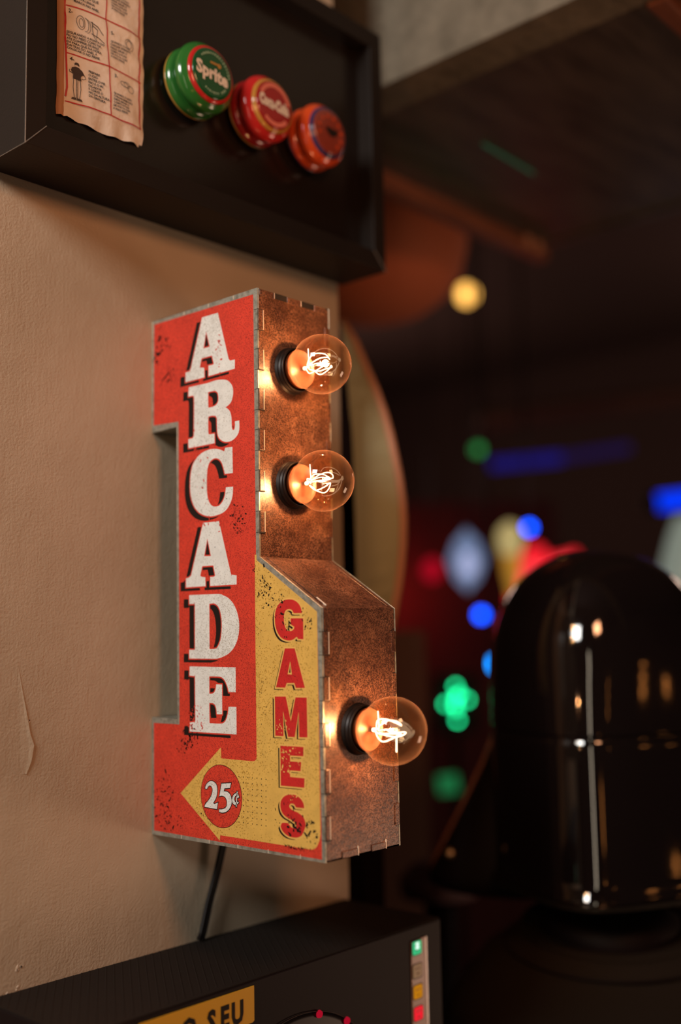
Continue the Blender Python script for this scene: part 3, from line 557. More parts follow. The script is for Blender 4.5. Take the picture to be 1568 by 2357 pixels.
# bright ticks between the folded tabs along top and bottom rims of the face
for u, v in ((34.1, 1.3), (64.5, 1.3), (94.2, 1.3), (124.1, 1.3), (154.1, 1.3), (38.6, 388.7), (66.5, 388.7), (94.0, 388.7)):
    MB().prism([[(u-0.25, v-1.25), (u+0.25, v-1.25), (u+0.25, v+1.25), (u-0.25, v+1.25)]], face_pt, -0.0003, 0.0002).build('rim_seam', M_zincb, sign)
for u0, u1, v0, v1 in ((2.5, 29.6, 302.4, 306.0), (2.5, 29.6, 81.3, 85.0)):
    MB().prism([[(u0, v0), (u1, v0), (u1, v1), (u0, v1)]], face_pt, -0.0002, 0.0001).build('rim_strip', M_zinc, sign, bevel=0.0001)
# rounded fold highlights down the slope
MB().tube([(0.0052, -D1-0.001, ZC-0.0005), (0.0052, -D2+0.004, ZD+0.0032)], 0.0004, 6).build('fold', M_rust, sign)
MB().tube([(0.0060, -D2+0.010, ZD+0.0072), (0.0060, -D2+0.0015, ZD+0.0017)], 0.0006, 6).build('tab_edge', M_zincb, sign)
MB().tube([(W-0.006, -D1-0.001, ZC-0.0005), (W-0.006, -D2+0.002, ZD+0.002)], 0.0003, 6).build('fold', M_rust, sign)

# printed face: thin ink layers
def ink(loops, name, m, d0, d1, parent=facep, **kw):
    return MB().prism(loops, face_pt, -d1, -d0).build(name, m, parent, **kw)
ink([RED_], 'red_ground', M_red, 0.0, 0.00004)
ink([YEL_], 'yellow_arrow', M_yel, 0.00004, 0.00008)
cx, cz = 77.17, 33.49
def circ(r, n=64): return [(cx+r*math.cos(2*PI*i/n), cz+r*math.sin(2*PI*i/n)) for i in range(n)]
ink([circ(21.7)], 'disc_outline', M_black, 0.00008, 0.00010); ink([circ(21.3)], 'price_disc', M_red, 0.00010, 0.00012)
for k, loops in NUM.items():
    sm = [smooth_loop(l, 50) for l in loops]
    ink([expand(l, 0.62) for l in sm], 'numeral_outline', M_black, 0.00012, 0.00014)
for k, loops in NUM.items():
    ink([smooth_loop(l, 50) for l in loops], 'numeral', M_white, 0.00014, 0.00016)
dm = MB()
for (u, v) in DOT_:
    dm.prism([[(u+0.42*math.cos(a), v+0.42*math.sin(a)) for a in [PI*i/4 for i in range(8)]]], face_pt, -0.00010, -0.00008)
dm.build('dot_pattern', M_black, facep, kind='stuff')
def lettering(dic, dx, dz, outl, m_let, m_out, base_d):
    for k, loops in dic.items():
        sm = [smooth_loop(l) for l in loops]
        ink([[(u+dx, v+dz) for u, v in l] for l in sm], 'letter_shadow', M_black, base_d, base_d+0.00003)
        ex = [expand(sm[0], outl)] + [expand(l, -outl) for l in sm[1:]]
        try: ink(ex, 'letter_outline', m_out, base_d+0.00003, base_d+0.00005)
        except Exception: pass
        ink(sm, 'letter', m_let, base_d+0.00005, base_d+0.00009)
lettering(ARC, -6.3, -2.8, 0.95, M_white, M_redflat, 0.00005)
lettering(GAM, -2.2, -1.5, 1.05, M_redl, M_yelflat, 0.00010)
# worn chips in the print (flat print: irregular flecks)
def chips(clusters, name, m, d):
    b = MB()
    for (u, v, ru, rv, n, s0, s1) in clusters:
        for i in range(int(n*1.5)):
            q = random.random()**0.6; a = random.uniform(0, 2*PI); cu, cv = u+ru*q*math.cos(a), v+rv*q*math.sin(a)
            s = (s0+(s1-s0)*random.random()**2.2)*1.35; th = random.uniform(0, PI); el = random.uniform(1.0, 2.6)
            pts = []
            for j in range(7):
                t = 2*PI*j/7+random.uniform(-.25, .25); r = s*random.uniform(.45, 1.0); x, y = r*el*math.cos(t), r*math.sin(t)/1.1
                pu, pv = cu+x*math.cos(th)-y*math.sin(th), cv+x*math.sin(th)+y*math.cos(th)
                pts.append((min(172, max(2.6, pu)), min(386, max(3, pv))))
            try: b.flat([pts], face_pt, -d)
            except Exception: pass
    return b.build(name, m, facep, kind='stuff')
chips([(12, 368, 10, 16, 26, .25, 1.0), (22, 345, 6, 6, 12, .25, .9), (97, 227, 9, 12, 46, .15, .75), (113, 190, 5, 6, 8, .2, .6),
       (44, 72, 9, 9, 34, .2, .9), (34, 66, 8, 6, 14, .2, .8), (14, 26, 12, 22, 60, .2, .8), (20, 12, 16, 8, 24, .2, .7),
       (123, 178, 8, 15, 36, .2, .8), (136, 165, 8, 10, 26, .15, .6), (144, 152, 7, 9, 16, .2, 1.0), (163, 155, 5, 10, 16, .2, .8),
       (150, 22, 9, 9, 16, .3, 1.3), (164, 18, 6, 9, 14, .3, 1.2), (152, 6.5, 14, 1.2, 26, .2, .7), (140, 30, 12, 12, 12, .2, .7),
       (60, 20, 10, 14, 22, .15, .5), (70, 210, 18, 60, 16, .12, .4), (140, 100, 22, 70, 40, .1, .32), (120, 120, 6, 60, 30, .12, .35)], 'worn_chips', M_black, 0.00024)
chips([(50, 86, 11, 10, 46, .2, .85), (78, 348, 3.5, 16, 16, .25, .8), (60, 262, 8, 34, 12, .25, .9), (52, 290, 6, 18, 8, .25, .9), (82, 222, 6, 8, 6, .3, .9), (66, 228, 8, 4, 6, .3, .8)], 'red_chips', M_redflat, 0.00022)
chips([(142, 64, 6, 12, 26, .2, .75), (138, 84, 8, 5, 12, .2, .7), (152, 66, 4, 12, 8, .2, .7), (148, 40, 6, 5, 6, .2, .6)], 'yellow_chips', M_yelflat, 0.00025)
# crescent scratches in the top corner
for pts, wd in (([(3, 366), (6, 362.5), (10, 363), (13, 366.5)], 1.5), ([(9.5, 336), (13, 341.5), (18, 344.5), (21.5, 346)], 0.8), ([(19.5, 346), (21, 350), (21.5, 341), (20, 338)], 0.5)):
    b = MB(); n = len(pts)
    top = [(pts[i][0], pts[i][1]+wd*(0.1+math.sin(PI*i/(n-1)))*0.8) for i in range(n)]; bot = [(pts[i][0], pts[i][1]-wd*(0.1+math.sin(PI*i/(n-1)))*0.8) for i in range(n)][::-1]
    b.flat([top+bot], face_pt, -0.00023); b.build('scratch', M_black, facep)

# ---- bulbs in their sockets
def bulb(x, y, z, R, seed):
    rnd = random.Random(seed); s = R/0.0217
    soc = MB().lathe([(0.0172, -0.0002), (0.0172, 0.0006), (0.0156, 0.0010), (0.0156, 0.0016), (0.0163, 0.0022), (0.0163, 0.0034), (0.0155, 0.0040), (0.0155, 0.0050), (0.0161, 0.0056), (0.0161, 0.0066), (0.0154, 0.0072), (0.0149, 0.0072), (0.0148, 0.0030)], (x, y, z), seg=56)
    soc.build('socket', M_socket, sign, smooth=True)
    c = 0.0302     # globe centre off the panel
    prof = [(0.0118, 0.0060), (0.0120, 0.0090), (0.0133, 0.0120)]
    a0 = math.asin(0.0148/R); n = 30
    tt = []
    for i in range(n+1):
        a = PI-a0-(PI-a0)*i/n; tt.append((max(1e-5, R*math.sin(a)), c+R*math.cos(a)))
    prof = [(0.0140, 0.0050), (0.0142, 0.0085), (0.0144, 0.0110)] + [p for p in tt if p[1] > 0.0120]
    g = MB().lathe(prof, (x, y, z), seg=72).build('light_bulb', M_bulb, sign, smooth=True)
    # glowing interior of the neck, glass flare and stem
    MB().lathe([(0.0001, 0.0100), (0.0030, 0.0095), (0.0080, 0.0080), (0.0120, 0.0080), (0.0136, 0.0100), (0.0139, 0.0104), (0.0139, 0.0072), (0.0001, 0.0070)], (x, y, z), seg=44).build('neck', M_neck, g, smooth=True)
    MB().lathe([(0.0034, 0.0095), (0.0020, 0.0130), (0.0014, 0.0190), (0.0018, 0.0215), (0.0008, 0.0228), (0.00001, 0.0232)], (x, y, z), seg=20).build('stem', M_stem, g, smooth=True)
    f = MB()
    # filament petals round the stem
    pts = []
    for i in range(3):
        an = 2*PI*i/3+seed*1.1+0.5; c_, s_ = math.cos(an), math.sin(an); j = lambda v: v+rnd.uniform(-.0010, .0010)
        def q(r, t, w_): return (x+r*c_-w_*s_, y-t, z+r*s_+w_*c_)
        lp = [q(0.0016, 0.0160, 0), q(j(0.0060), j(0.0200), j(0.0020)), q(j(0.0084), j(0.0265), j(0.0026)), q(j(0.0062), j(0.0335), j(0.0012)), q(j(0.0030), 0.0375+rnd.uniform(-.002, .001), 0.0),
              q(j(0.0050), j(0.0325), j(-0.0022)), q(j(0.0058), j(0.0255), j(-0.0030)), q(j(0.0034), j(0.0205), j(-0.0015)), q(0.0016, 0.0165, -0.0005)]
        P = []
        for k in range(len(lp)-1):
            p0, p1, p2, p3 = [Vector(lp[max(0, min(len(lp)-1, k+o_))]) for o_ in (-1, 0, 1, 2)]
            for t in (0, .25, .5, .75): P.append(0.5*((2*p1)+(p2-p0)*t+(2*p0-5*p1+4*p2-p3)*t*t+(-p0+3*p1-3*p2+p3)*t*t*t))
        f.tube(P, 0.00036*s, 6); pts.append(lp[4])
    f.tube([(x, y-0.0135, z), (x+0.001, y-0.0155, z+0.001), (x+0.0016, y-0.0165, z)], 0.0007, 6)
    f.tube([(x-0.001, y-0.0190, z+0.001), (x-0.0035, y-0.0205, z+0.0125)], 0.00036, 6)
    if seed == 3: f.tube([(x+0.001, y-0.032, z-0.003), (x, y-0.0325, z-0.0135)], 0.00045, 6)
    f.lathe([(0.0001, 0.0118), (0.0013, 0.0128), (0.0015, 0.0140), (0.0009, 0.0152), (0.0001, 0.0156)], (x, y, z), seg=14)
    f.build('filament', M_fil, g, smooth=True)
    for i in range(3):
        MB().tube([(x, y-0.0225, z), (x+(pts[i][0]-x)*.4, y-0.032, z+(pts[i][2]-z)*.4), pts[i]], 0.00016, 5).build('support_wire', M_zincb, g, smooth=True)
    d = bpy.data.lights.new('bulb_glow', 'POINT'); d.energy = 0.42; d.color = (1.0, 0.55, 0.29); d.shadow_soft_size = 0.0022
    o = bpy.data.objects.new('bulb_glow', d); COL.objects.link(o); o.location = (x, y-0.0270, z)
bulb(0.0336, -D1, 0.3350, 0.0213, 1); bulb(0.0336, -D1, 0.2515, 0.0217, 2); bulb(0.0338, -D2, 0.0815, 0.0221, 3)

# ---- power cord dropping from the sign to the machine
cd = MB()
for dx in (-0.0017, 0.0017):
    cd.tube([(0.0650+dx, -0.012, 0.0012), (0.0640+dx, -0.0105, -0.006), (0.0622+dx, -0.0085, -0.018), (0.0578+dx, -0.0070, -0.036), (0.0500+dx, -0.0062, -0.058), (0.0440+dx, -0.0060, -0.078), (0.0415+dx, -0.0060, -0.0835)], 0.0019, 10)
world_thing(cd, 'power_cord', M_cord, 'black twin power cord hanging from sign bottom down the wall', 'cord', smooth=True)

# ================================================================== ribbed black coin machine below
CX0, CX1, CY, CZ = -0.1370, 0.2118, -0.1043, -0.0849
mach = thing('coin_machine', ((CX0+CX1)/2, CY/2, -1.35), 'black ribbed cabinet with yellow sticker and coloured lamp strip under the sign', 'machine')
MB().quadbox(CX0, CX1, CY, -0.0005, -1.35, CZ-0.0012).build('case', M_case, mach, bevel=0.001)
MB().quadbox(CX0+0.0005, CX1-0.0005, CY+0.0005, -0.0008, CZ-0.0012, CZ-0.0004).build('top_cloth', M_fabric, mach)
rb = MB(); dirx, diry = -0.0685, -0.0957
l_ = math.hypot(dirx, diry); sx = 0.0068
xk = CX0-0.02
ribs = []
while xk < CX1+0.09:
    # rib runs diagonally across the top, clipped to the top's outline
    pts = []
    for s_ in [j/20 for j in range(0, 21)]:
        px, py = xk+dirx*s_*1.09, -0.0012+diry*s_*1.075
        if CX0+0.002 < px < CX1-0.002 and CY+0.001 < py < -0.001: pts.append((px, py, CZ-0.0004))
    if len(pts) > 2: rb.tube([(pts[0][0], pts[0][1], CZ-0.0014), (pts[-1][0], pts[-1][1], CZ-0.0014)], 0.0014, 6)
    xk += sx
rb.build('ribs', M_fabric, mach, kind='stuff')
YC = CY-0.0006
st = MB().prism([[(-0.092, -0.0893), (0.0038, -0.0893), (0.0038, -0.1116), (0.0022, -0.1126), (-0.092, -0.1126)]], lambda u, v, w_: (u, w_, v), YC, CY).build('sticker', M_stick, mach)
tx = MB()
for ch, cxx, wd in (('U', -0.0115, 1.0), ('E', -0.0228, 1.0), ('S', -0.0342, 1.0), ('O', -0.0530, 1.0), ('A', -0.0720, 1.0), ('T', -0.084, 1.0)):
    if ch in 'AT': continue
    add_text(tx, ch, 0.0192, lambda a, c, q=cxx: (q+a*0.80, YC-0.0002, -0.1036+c*1.0), bold=0.0009)
tx.build('lettering', M_black, st)
stripm = mat('beige_lamp_strip', (0.24, 0.105, 0.055), 0.35)
ls = MB().prism([[(0.1723, -0.0966), (0.1895, -0.0958), (0.1895, -0.190), (0.1723, -0.190)]], lambda u, v, w_: (u, w_, v), CY-0.0012, CY).build('lamp_strip', stripm, mach)
MB().quadbox(0.1895, 0.1912, CY-0.0016, CY, -0.190, -0.0957).build('strip_edge', mat('glossy_strip_edge', (0.30, 0.17, 0.11), 0.15), mach)
def rsq(cx_, cz_, hw, hh, r, n=4):
    p = []
    for (sx_, sz_, a0) in ((1, 1, 0), (-1, 1, PI/2), (-1, -1, PI), (1, -1, 3*PI/2)):
        for i in range(n+1): a = a0+PI/2*i/n; p.append((cx_+sx_*(hw-r)+r*math.cos(a), cz_+sz_*(hh-r)+r*math.sin(a)))
    return p
fp = lambda u, v, w_: (u, w_, v)
for i, (zz, m_, nm, mouth) in enumerate(((-0.1018, glow('green_lamp_light', (0.05, 0.55, 0.22), 0.9), 'green lamp', 1), (-0.1192, mat('olive_lamp', (0.34, 0.24, 0.07), 0.4), 'unlit olive lamp', 1), (-0.1350, glow('amber_lamp_light', (0.9, 0.33, 0.01), 0.55), 'amber lamp', 0), (-0.1512, glow('red_lamp_light', (1.0, 0.02, 0.035), 0.85), 'red lamp', -1), (-0.1680, glow('lower_lamp_light', (1.0, 0.03, 0.03), 1.0), 'red lamp', -1))):
    MB().prism([rsq(0.1787, zz, 0.0062, 0.0058, 0.002)], fp, CY-0.00135, CY-0.0011).build('lamp_bezel', M_pblk, ls)
    lm = MB().prism([rsq(0.1787, zz, 0.0054, 0.0050, 0.0016)], fp, CY-0.0016, CY-0.0013).build('face_lamp', m_, ls, label=nm)
    b = MB()
    for ex in (-0.0018, 0.0018): b.prism([rsq(0.1787+ex, zz+0.0018, 0.0006, 0.0008, 0.0003, 2)], fp, CY-0.0018, CY-0.0015)
    b.tube([(0.1787-0.0019, CY-0.0017, zz-0.0020+0.0006*mouth), (0.1787, CY-0.0017, zz-0.0026), (0.1787+0.0019, CY-0.0017, zz-0.0020+0.0006*mouth)], 0.0003, 5)
    b.build('face_mark', mat('dark_mark', (0.12, 0.05, 0.02), 0.5), ls)
MB().prism([rsq(0.1790, -0.1003, 0.0022, 0.0026, 0.001)], fp, CY-0.0018, CY-0.00155).build('lit_spot', glow('white_lamp_core', (0.75, 1.0, 0.85), 1.2), ls)
MB().lathe([(0.0895, -0.001), (0.0893, 0.0008), (0.0860, 0.0012), (0.05, 0.003), (0.0001, 0.004)], (0.045, CY, -0.2085), seg=90).build('round_window', mat('dark_tinted_window', (0.006, 0.004, 0.004), 0.4, spec=0.2), mach, smooth=True)
MB().tube([(0.045+0.0898*math.cos(a), CY-0.0016, -0.2085+0.0898*math.sin(a)) for a in [2*PI*i/80 for i in range(80)]], 0.00035, 6, True).build('window_rim', mat('thin_bronze_rim', (0.03, 0.015, 0.010), 0.45, 0.3), mach, smooth=True)
for (x_, z_) in ((0.0655, -0.1215), (0.0945, -0.1335)):
    MB().lathe([(0.0028, 0.0015), (0.0024, 0.0032), (0.0001, 0.0040)], (x_, CY, z_-0.0015), seg=14).build('indicator', glow('red_indicator_light', (0.8, 0.01, 0.04), 0.45), mach, smooth=True)

# ================================================================== curved laminate board beyond the wall's corner
def hyp(t): return t
arcp = [(0.4662, 0.0709), (0.4399, 0.0536), (0.4103, 0.0398), (0.3859, 0.0278), (0.3624, 0.0183), (0.3396, 0.0112), (0.3173, 0.0058), (0.2953, 0.0010), (0.2737, -0.0022), (0.2524, -0.0031), (0.2315, -0.0019), (0.2106, 0.0009), (0.1899, 0.0048), (0.1691, 0.0103), (0.1359, 0.0195), (0.1066, 0.0303), (0.0813, 0.0433)]
def bk(z):
    t = [(0.06, 0.0199), (0.1285, 0.0198), (0.1814, 0.0194), (0.2516, 0.0198), (0.3357, 0.0212), (0.3574, 0.0237), (0.4010, 0.0276), (0.4474, 0.0322), (0.47, 0.034)]
    for (z0, y0), (z1, y1) in zip(t, t[1:]):
        if z0 <= z <= z1: return y0+(y1-y0)*(z-z0)/(z1-z0)
arch = thing('curved_panel', (0.280, 0.02, 0.08), 'tall curved greenish board with pale edge standing beyond the sign and wall corner', 'panel')
fb = MB()
for z, y in arcp:
    for dx, dy in ((0, 0), (0.009, 0.006)): fb.v += [(0.3000+dx, y+dy, z), (0.2580+dx, bk(z)+dy, z-0.015*max(0, (z-0.40)/0.066))]
for i in range(len(arcp)-1):
    a = 4*i; b = a+4; fb.f += [[a, b, b+1, a+1], [a+2, a+3, b+3, b+2], [a, a+2, b+2, b], [a+1, b+1, b+3, a+3]]
fb.build('board', M_arch, arch)
MB().tube([(0.3010, y-0.001, z) for z, y in arcp], 0.0042, 10).build('edge_band', M_archedge, arch, smooth=True)
MB().quadbox(0.295, 0.325, 0.050, 0.080, -1.35, 0.30).build('post', M_case, arch)

# hanging rounded shade behind the frame corner
sh = thing('hanging_shade', (0.759, 0.418, 0.86), 'rounded terracotta coloured lamp shade hanging behind the frame corner', 'lamp shade')
ax = Vector((0.7372, 0.6664, 0.0)).normalized(); sd = Vector((0.672, -0.7403, 0)).normalized()
pr2 = [(r_*1.167, t_*1.167) for r_, t_ in [(0.000, -0.118), (0.040, -0.115), (0.075, -0.103), (0.104, -0.082), (0.122, -0.055), (0.131, -0.020), (0.132, 0.010), (0.120, 0.040), (0.09, 0.065), (0.03, 0.08)]]
b = MB().lathe([(max(r, 0.0001), t) for r, t in pr2], (0.759, 0.418, 0.7696), axis='z', seg=56); b.build('shade', M_shade, sh, smooth=True)
MB().tube([(0.759, 0.418, 0.85), (0.759, 0.418, 1.75)], 0.003, 8).build('flex', M_cord, sh)

# ================================================================== gloss black helmet-like shell on its display torso
DC = Vector((0.4569, -0.1206, 0.0))
dome = thing('domed_shell', (DC.x, DC.y, -0.118), 'glossy black domed shell with flared skirt and small screw, right of sign', 'shell')
def section(z, sc_, ex=3.2, n=72, rot=math.radians(22), hw=0.0935, hd=0.0935):
    out = []
    for i in range(n):
        a = 2*PI*i/n; c, s = math.cos(a), math.sin(a)
        x = math.copysign(abs(c)**(2/ex), c)*hw*sc_; y = math.copysign(abs(s)**(2/ex), s)*hd*sc_
        # local axes: x across the view, y along it
        X = x*math.cos(rot)-y*math.sin(rot); Y = x*math.sin(rot)+y*math.cos(rot)
        p = DC+sd*X+ax*Y; out.append((p.x, p.y, z))
    return out
def loft(levels, **kw):
    b = MB(); n = 72
    for z, s_, ex in levels: b.v += section(z, s_, ex, n, **kw)
    for j in range(len(levels)-1):
        for k in range(n): a = j*n+k; c_ = j*n+(k+1) % n; b.f.append([a, c_, c_+n, a+n])
    b.f.append(list(range(n))[::-1]); b.f.append([(len(levels)-1)*n+k for k in range(n)]); return b
lv = [(-0.0960, 1.02, 4), (-0.0950, 1.03, 4), (-0.0900, 1.02, 4), (-0.085, 1.0, 3.7)] + [(-0.075+0.0125*i_, 1.0, 3.6) for i_ in range(9)] + [(0.038, 1.0, 3.6), (0.040, 0.9995, 3.6), (0.0455, 0.994, 3.6), (0.0475, 0.982, 3.6), (0.0495, 0.994, 3.6), (0.0510, 0.9992, 3.6), (0.0530, 1.0, 3.6), (0.065, 1.0, 3.55), (0.080, 1.0, 3.5), (0.096, 1.0, 3.4), (0.112, 0.999, 3.2)]
for i in range(1, 13):
    a = PI/2*i/12; lv.append((0.112+0.110*math.sin(a)**0.95, max(0.02, math.cos(a)**0.75), 3.3-1.1*i/12))
loft(lv).build('domed_cover', M_gloss, dome, smooth=True)
loft([(-0.0990, 1.05, 4), (-0.0955, 1.055, 4)]).build('base_rim', mat('dull_chrome_rim', (0.12, 0.10, 0.08), 0.25, 0.9), dome, smooth=False)
# flared rear skirt of the shell, light caught on its left edge put in as a brown line, and a screw
def skirt_c(z): 
    t = min(1, max(0, (0.0431-z)/0.154)); return t, DC+ax*(0.045+0.045*t), 0.098+0.074*t**1.1, 0.060+0.02*t
b = MB(); n = 64; lvz = [0.052, 0.0431, 0.01, -0.02, -0.05, -0.08, -0.10, -0.112, -0.118]
for z in lvz:
    t, c0, rw, rd = skirt_c(z); k = 1.0
    if z > 0.0431: k = 0.90
    if z < -0.105: k = 0.97 if z > -0.115 else 0.90
    for i in range(n):
        a = 2*PI*i/n; p = c0+sd*(rw*k*math.copysign(abs(math.cos(a))**0.8, math.cos(a)))+ax*(rd*k*math.sin(a)); b.v.append((p.x, p.y, z))
for j in range(len(lvz)-1):
    for k in range(n): a_ = j*n+k; c_ = j*n+(k+1) % n; b.f.append([a_, a_+n, c_+n, c_])
b.f.append(list(range(n))); b.f.append([(len(lvz)-1)*n+k for k in range(n)][::-1])
b.build('flared_skirt', mat('satin_black_shell', (0.008, 0.005, 0.005), 0.45, spec=0.3), dome, smooth=True)
tr = []
for z in (0.0431, 0.01, -0.02, -0.05, -0.08, -0.10):
    t, c0, rw, rd = skirt_c(z); tr.append(tuple(c0-sd*(rw+0.001)-ax*0.004+Vector((0, 0, z))))
MB().tube(tr, 0.0020, 8).build('rim_light_line', M_trimw, dome, smooth=True)
t, c0, rw, rd = skirt_c(-0.078); sc_p = c0-sd*(rw-0.008)-ax*(rd*0.36)+Vector((0, 0, -0.078)); b = MB()
for r, t in ((0.0001, 0.0042), (0.0035, 0.0036), (0.0052, 0.0016), (0.0055, -0.004)):
    b.v += [tuple(sc_p-ax*t-sd*t*0.6+(sd-ax*0.6).normalized()*(r*math.cos(k*PI/8))+Vector((0, 0, r*math.sin(k*PI/8)))) for k in range(16)]
b.f = [[j*16+k, j*16+(k+1) % 16, (j+1)*16+(k+1) % 16, (j+1)*16+k] for j in range(3) for k in range(16)]
b.build('screw', mat('brass_screw', (0.55, 0.38, 0.22), 0.35, 0.9), dome, smooth=True)
# display torso in a dark crew-neck shirt carrying it
tor = thing('display_torso', (DC.x, DC.y, -1.35), 'display torso in dark brown crew neck shirt under the glossy black shell', 'mannequin')
def ring_v(b, cz, rw, rd, tilt=0.0, n=56, off=0.0, ex=1.0):
    for i in range(n):
        a = 2*PI*i/n; s_ = math.sin(a); p = DC+ax*off+sd*(rw*math.copysign(abs(math.cos(a))**ex, math.cos(a)))+ax*(rd*s_); b.v.append((p.x, p.y, cz+tilt*s_))
def loft2(rings, name, m, parent):
    b = MB(); n = 56
    for r in rings: ring_v(b, *r[:3], tilt=r[3], off=r[4], ex=r[5] if len(r) > 5 else 1.0)
    for j in range(len(rings)-1):
        for k in range(n): a_ = j*n+k; c_ = j*n+(k+1) % n; b.f.append([a_, a_+n, c_+n, c_])
    b.f.append(list(range(n))); b.f.append([(len(rings)-1)*n+k for k in range(n)][::-1]); return b.build(name, m, parent, smooth=True)
loft2([(-0.1192, 0.050, 0.050, 0, 0.01), (-0.128, 0.066, 0.062, 0.0, 0.0), (-0.160, 0.070, 0.064, 0.0, 0.0)], 'neck', M_case, tor)
loft2([(-0.136, 0.076, 0.066, 0.011, 0.0), (-0.139, 0.084, 0.074, 0.012, 0.0), (-0.149, 0.096, 0.082, 0.012, 0.0), (-0.165, 0.122, 0.094, 0.010, 0.01), (-0.200, 0.150, 0.104, 0.004, 0.015, 0.85), (-0.26, 0.168, 0.112, 0, 0.02, 0.85), (-0.36, 0.166, 0.118, 0, 0.02, 0.8), (-0.55, 0.150, 0.105, 0, 0.02, 0.85), (-0.72, 0.150, 0.105, 0, 0.02, 0.85)], 'shirt', M_drum, tor)
for (z_, rw, rd, tl, th) in ((-0.138, 0.082, 0.072, 0.012, 0.0036), (-0.1525, 0.1015, 0.0860, 0.0120, 0.0010)):
    b = MB(); ring_v(b, z_, rw, rd, tilt=tl); q = list(b.v); MB().tube(q, th, 8, True).build('collar_seam' if th < 0.002 else 'collar', M_drum if th > 0.002 else M_case, tor, smooth=True)
MB().tube([(DC.x+ax.x*0.02, DC.y+ax.y*0.02, -0.72), (DC.x+ax.x*0.02, DC.y+ax.y*0.02, -1.34)], 0.018, 14).build('pole', M_case, tor, smooth=True)
MB().lathe([(0.15, -1.35), (0.15, -1.34), (0.03, -1.325)], (DC.x+ax.x*0.02, DC.y+ax.y*0.02, 0), axis='z', seg=40).build('base', M_case, tor, smooth=True)

# ================================================================== far side of the bar: lamps, neon, screens
vd = Vector((0.7372, 0.6664, 0.0)).normalized()
def bb(b, c, w_, h, t=0.02, rot=0.0):
    """box centred on c, wide across the room"""
    c = Vector(c); s = sd*math.cos(rot)+Vector((0, 0, 1))*math.sin(rot); u = Vector((0, 0, 1))*math.cos(rot)-sd*math.sin(rot); n = len(b.v)
    for k in (-1, 1):
        for (i, j) in ((-1, -1), (1, -1), (1, 1), (-1, 1)): b.v.append(tuple(c+s*(i*w_/2)+u*(j*h/2)+vd*(k*t/2)))
    b.f += [[n+3, n+2, n+1, n], [n+4, n+5, n+6, n+7]]+[[n+i, n+(i+1) % 4, n+4+(i+1) % 4, n+4+i] for i in range(4)]; return b
def ball(b, c, r, sz=1.0, n=12): return b.lathe([(max(1e-4, r*math.sin(PI*i/n)), -r*sz*math.cos(PI*i/n)) for i in range(n+1)], c, axis='z', seg=18)
def lamp(name, c, r, m, label, cat='lamp', sz=1.0, group=None, drop=1.75):
    t = thing(name, (c[0], c[1], c[2]), label, cat, group); ball(MB(), c, r, sz).build('glowing_globe', m, t, smooth=True)
    if drop: MB().tube([(c[0], c[1], c[2]+r*sz*0.9), (c[0], c[1], drop)], 0.0025, 6).build('stem', M_cord, t)
    else: MB().lathe([(r*0.6, -r*sz*1.35), (r*0.75, -r*sz*0.8), (r*0.5, -r*sz*0.7)], c, axis='z', seg=14).build('holder', M_case, t, smooth=True)
    return t
lamp('pendant_lamp', (2.834, 1.698, 1.427), 0.034, glow('warm_lamp_light', (1.0, 0.50, 0.10), 3.2), 'small warm yellow pendant lamp glowing near the ceiling', drop=1.75)
lamp('blue_lamp', (2.374, 1.169, 0.465), 0.012, glow('blue_light_a', (0.0, 0.055, 0.75), 14), 'small blue light above the red neon shape', drop=1.75)
lamp('blue_lamp', (2.294, 1.302, 0.201), 0.014, glow('blue_light_b', (0.0, 0.055, 0.75), 12), 'small round blue light below the pale diamond sign')
lamp('blue_lamp', (1.320, 0.598, 0.083), 0.0045, glow('blue_light_c', (0.0, 0.20, 0.75), 9), 'blue light half hidden by left side of the domed shell', sz=3.0)
gl = thing('green_light_cluster', (1.933, 1.142, -0.10), 'cluster of small green lights close right of the lowest bulb', 'light')
for k, (a, c_) in enumerate(((0, 0.055), (0, 0.02), (-0.030, 0.0), (0.032, 0.012), (0.0, -0.015), (0.002, -0.052), (-0.004, 0.0), (0.01, 0.03))):
    p = Vector((1.933, 1.142, -0.045))+sd*a*0.95+Vector((0, 0, c_*0.85)); ball(MB(), tuple(p), 0.0062).build('green_lens', glow('green_light', (0.01, 0.62, 0.22), 12), gl, smooth=True)
bb(MB(), tuple(Vector((1.933, 1.142, -0.045))+vd*0.02), 0.12, 0.16, 0.02).build('panel', M_case, gl)
q0 = Vector((1.933, 1.142, -0.11))+vd*0.03; MB().tube([tuple(q0), (q0.x, q0.y, -1.35)], 0.012, 8).build('post', M_case, gl)
world_thing(bb(MB(), (1.606, 0.931, -0.2076), 0.045, 0.040, 0.02, 0.1), 'green_screen', glow('green_screen_light', (0.02, 0.26, 0.08), 0.55), 'dim green screen low behind lower right corner of the sign', 'screen')
t_ = thing('blue_tube', (2.51, 0.70, 0.52), 'bright blue light tube at right edge above the domed shell', 'light tube')
MB().tube([(2.445, 0.78, 0.5115), (2.61, 0.58, 0.538)], 0.024, 14).build('tube', glow('blue_tube_light', (0.0, 0.035, 0.85), 1.35), t_, smooth=True)
MB().tube([(2.425, 0.804, 0.508), (2.445, 0.78, 0.5115)], 0.026, 14).build('end_cap', M_case, t_, smooth=True)
dbt = thing('dim_blue_tube', (2.52, 1.27, 0.69), 'dim violet blue light strip in the dark middle distance', 'light strip')
MB().tube([(2.446, 1.351, 0.690), (2.60, 1.18, 0.708)], 0.018, 10).build('tube', glow('dim_blue_light', (0.010, 0.008, 0.14), 1.0), dbt, smooth=True)
MB().tube([(2.52, 1.27, 0.715), (2.52, 1.27, 1.75)], 0.003, 6).build('hanger', M_case, dbt)
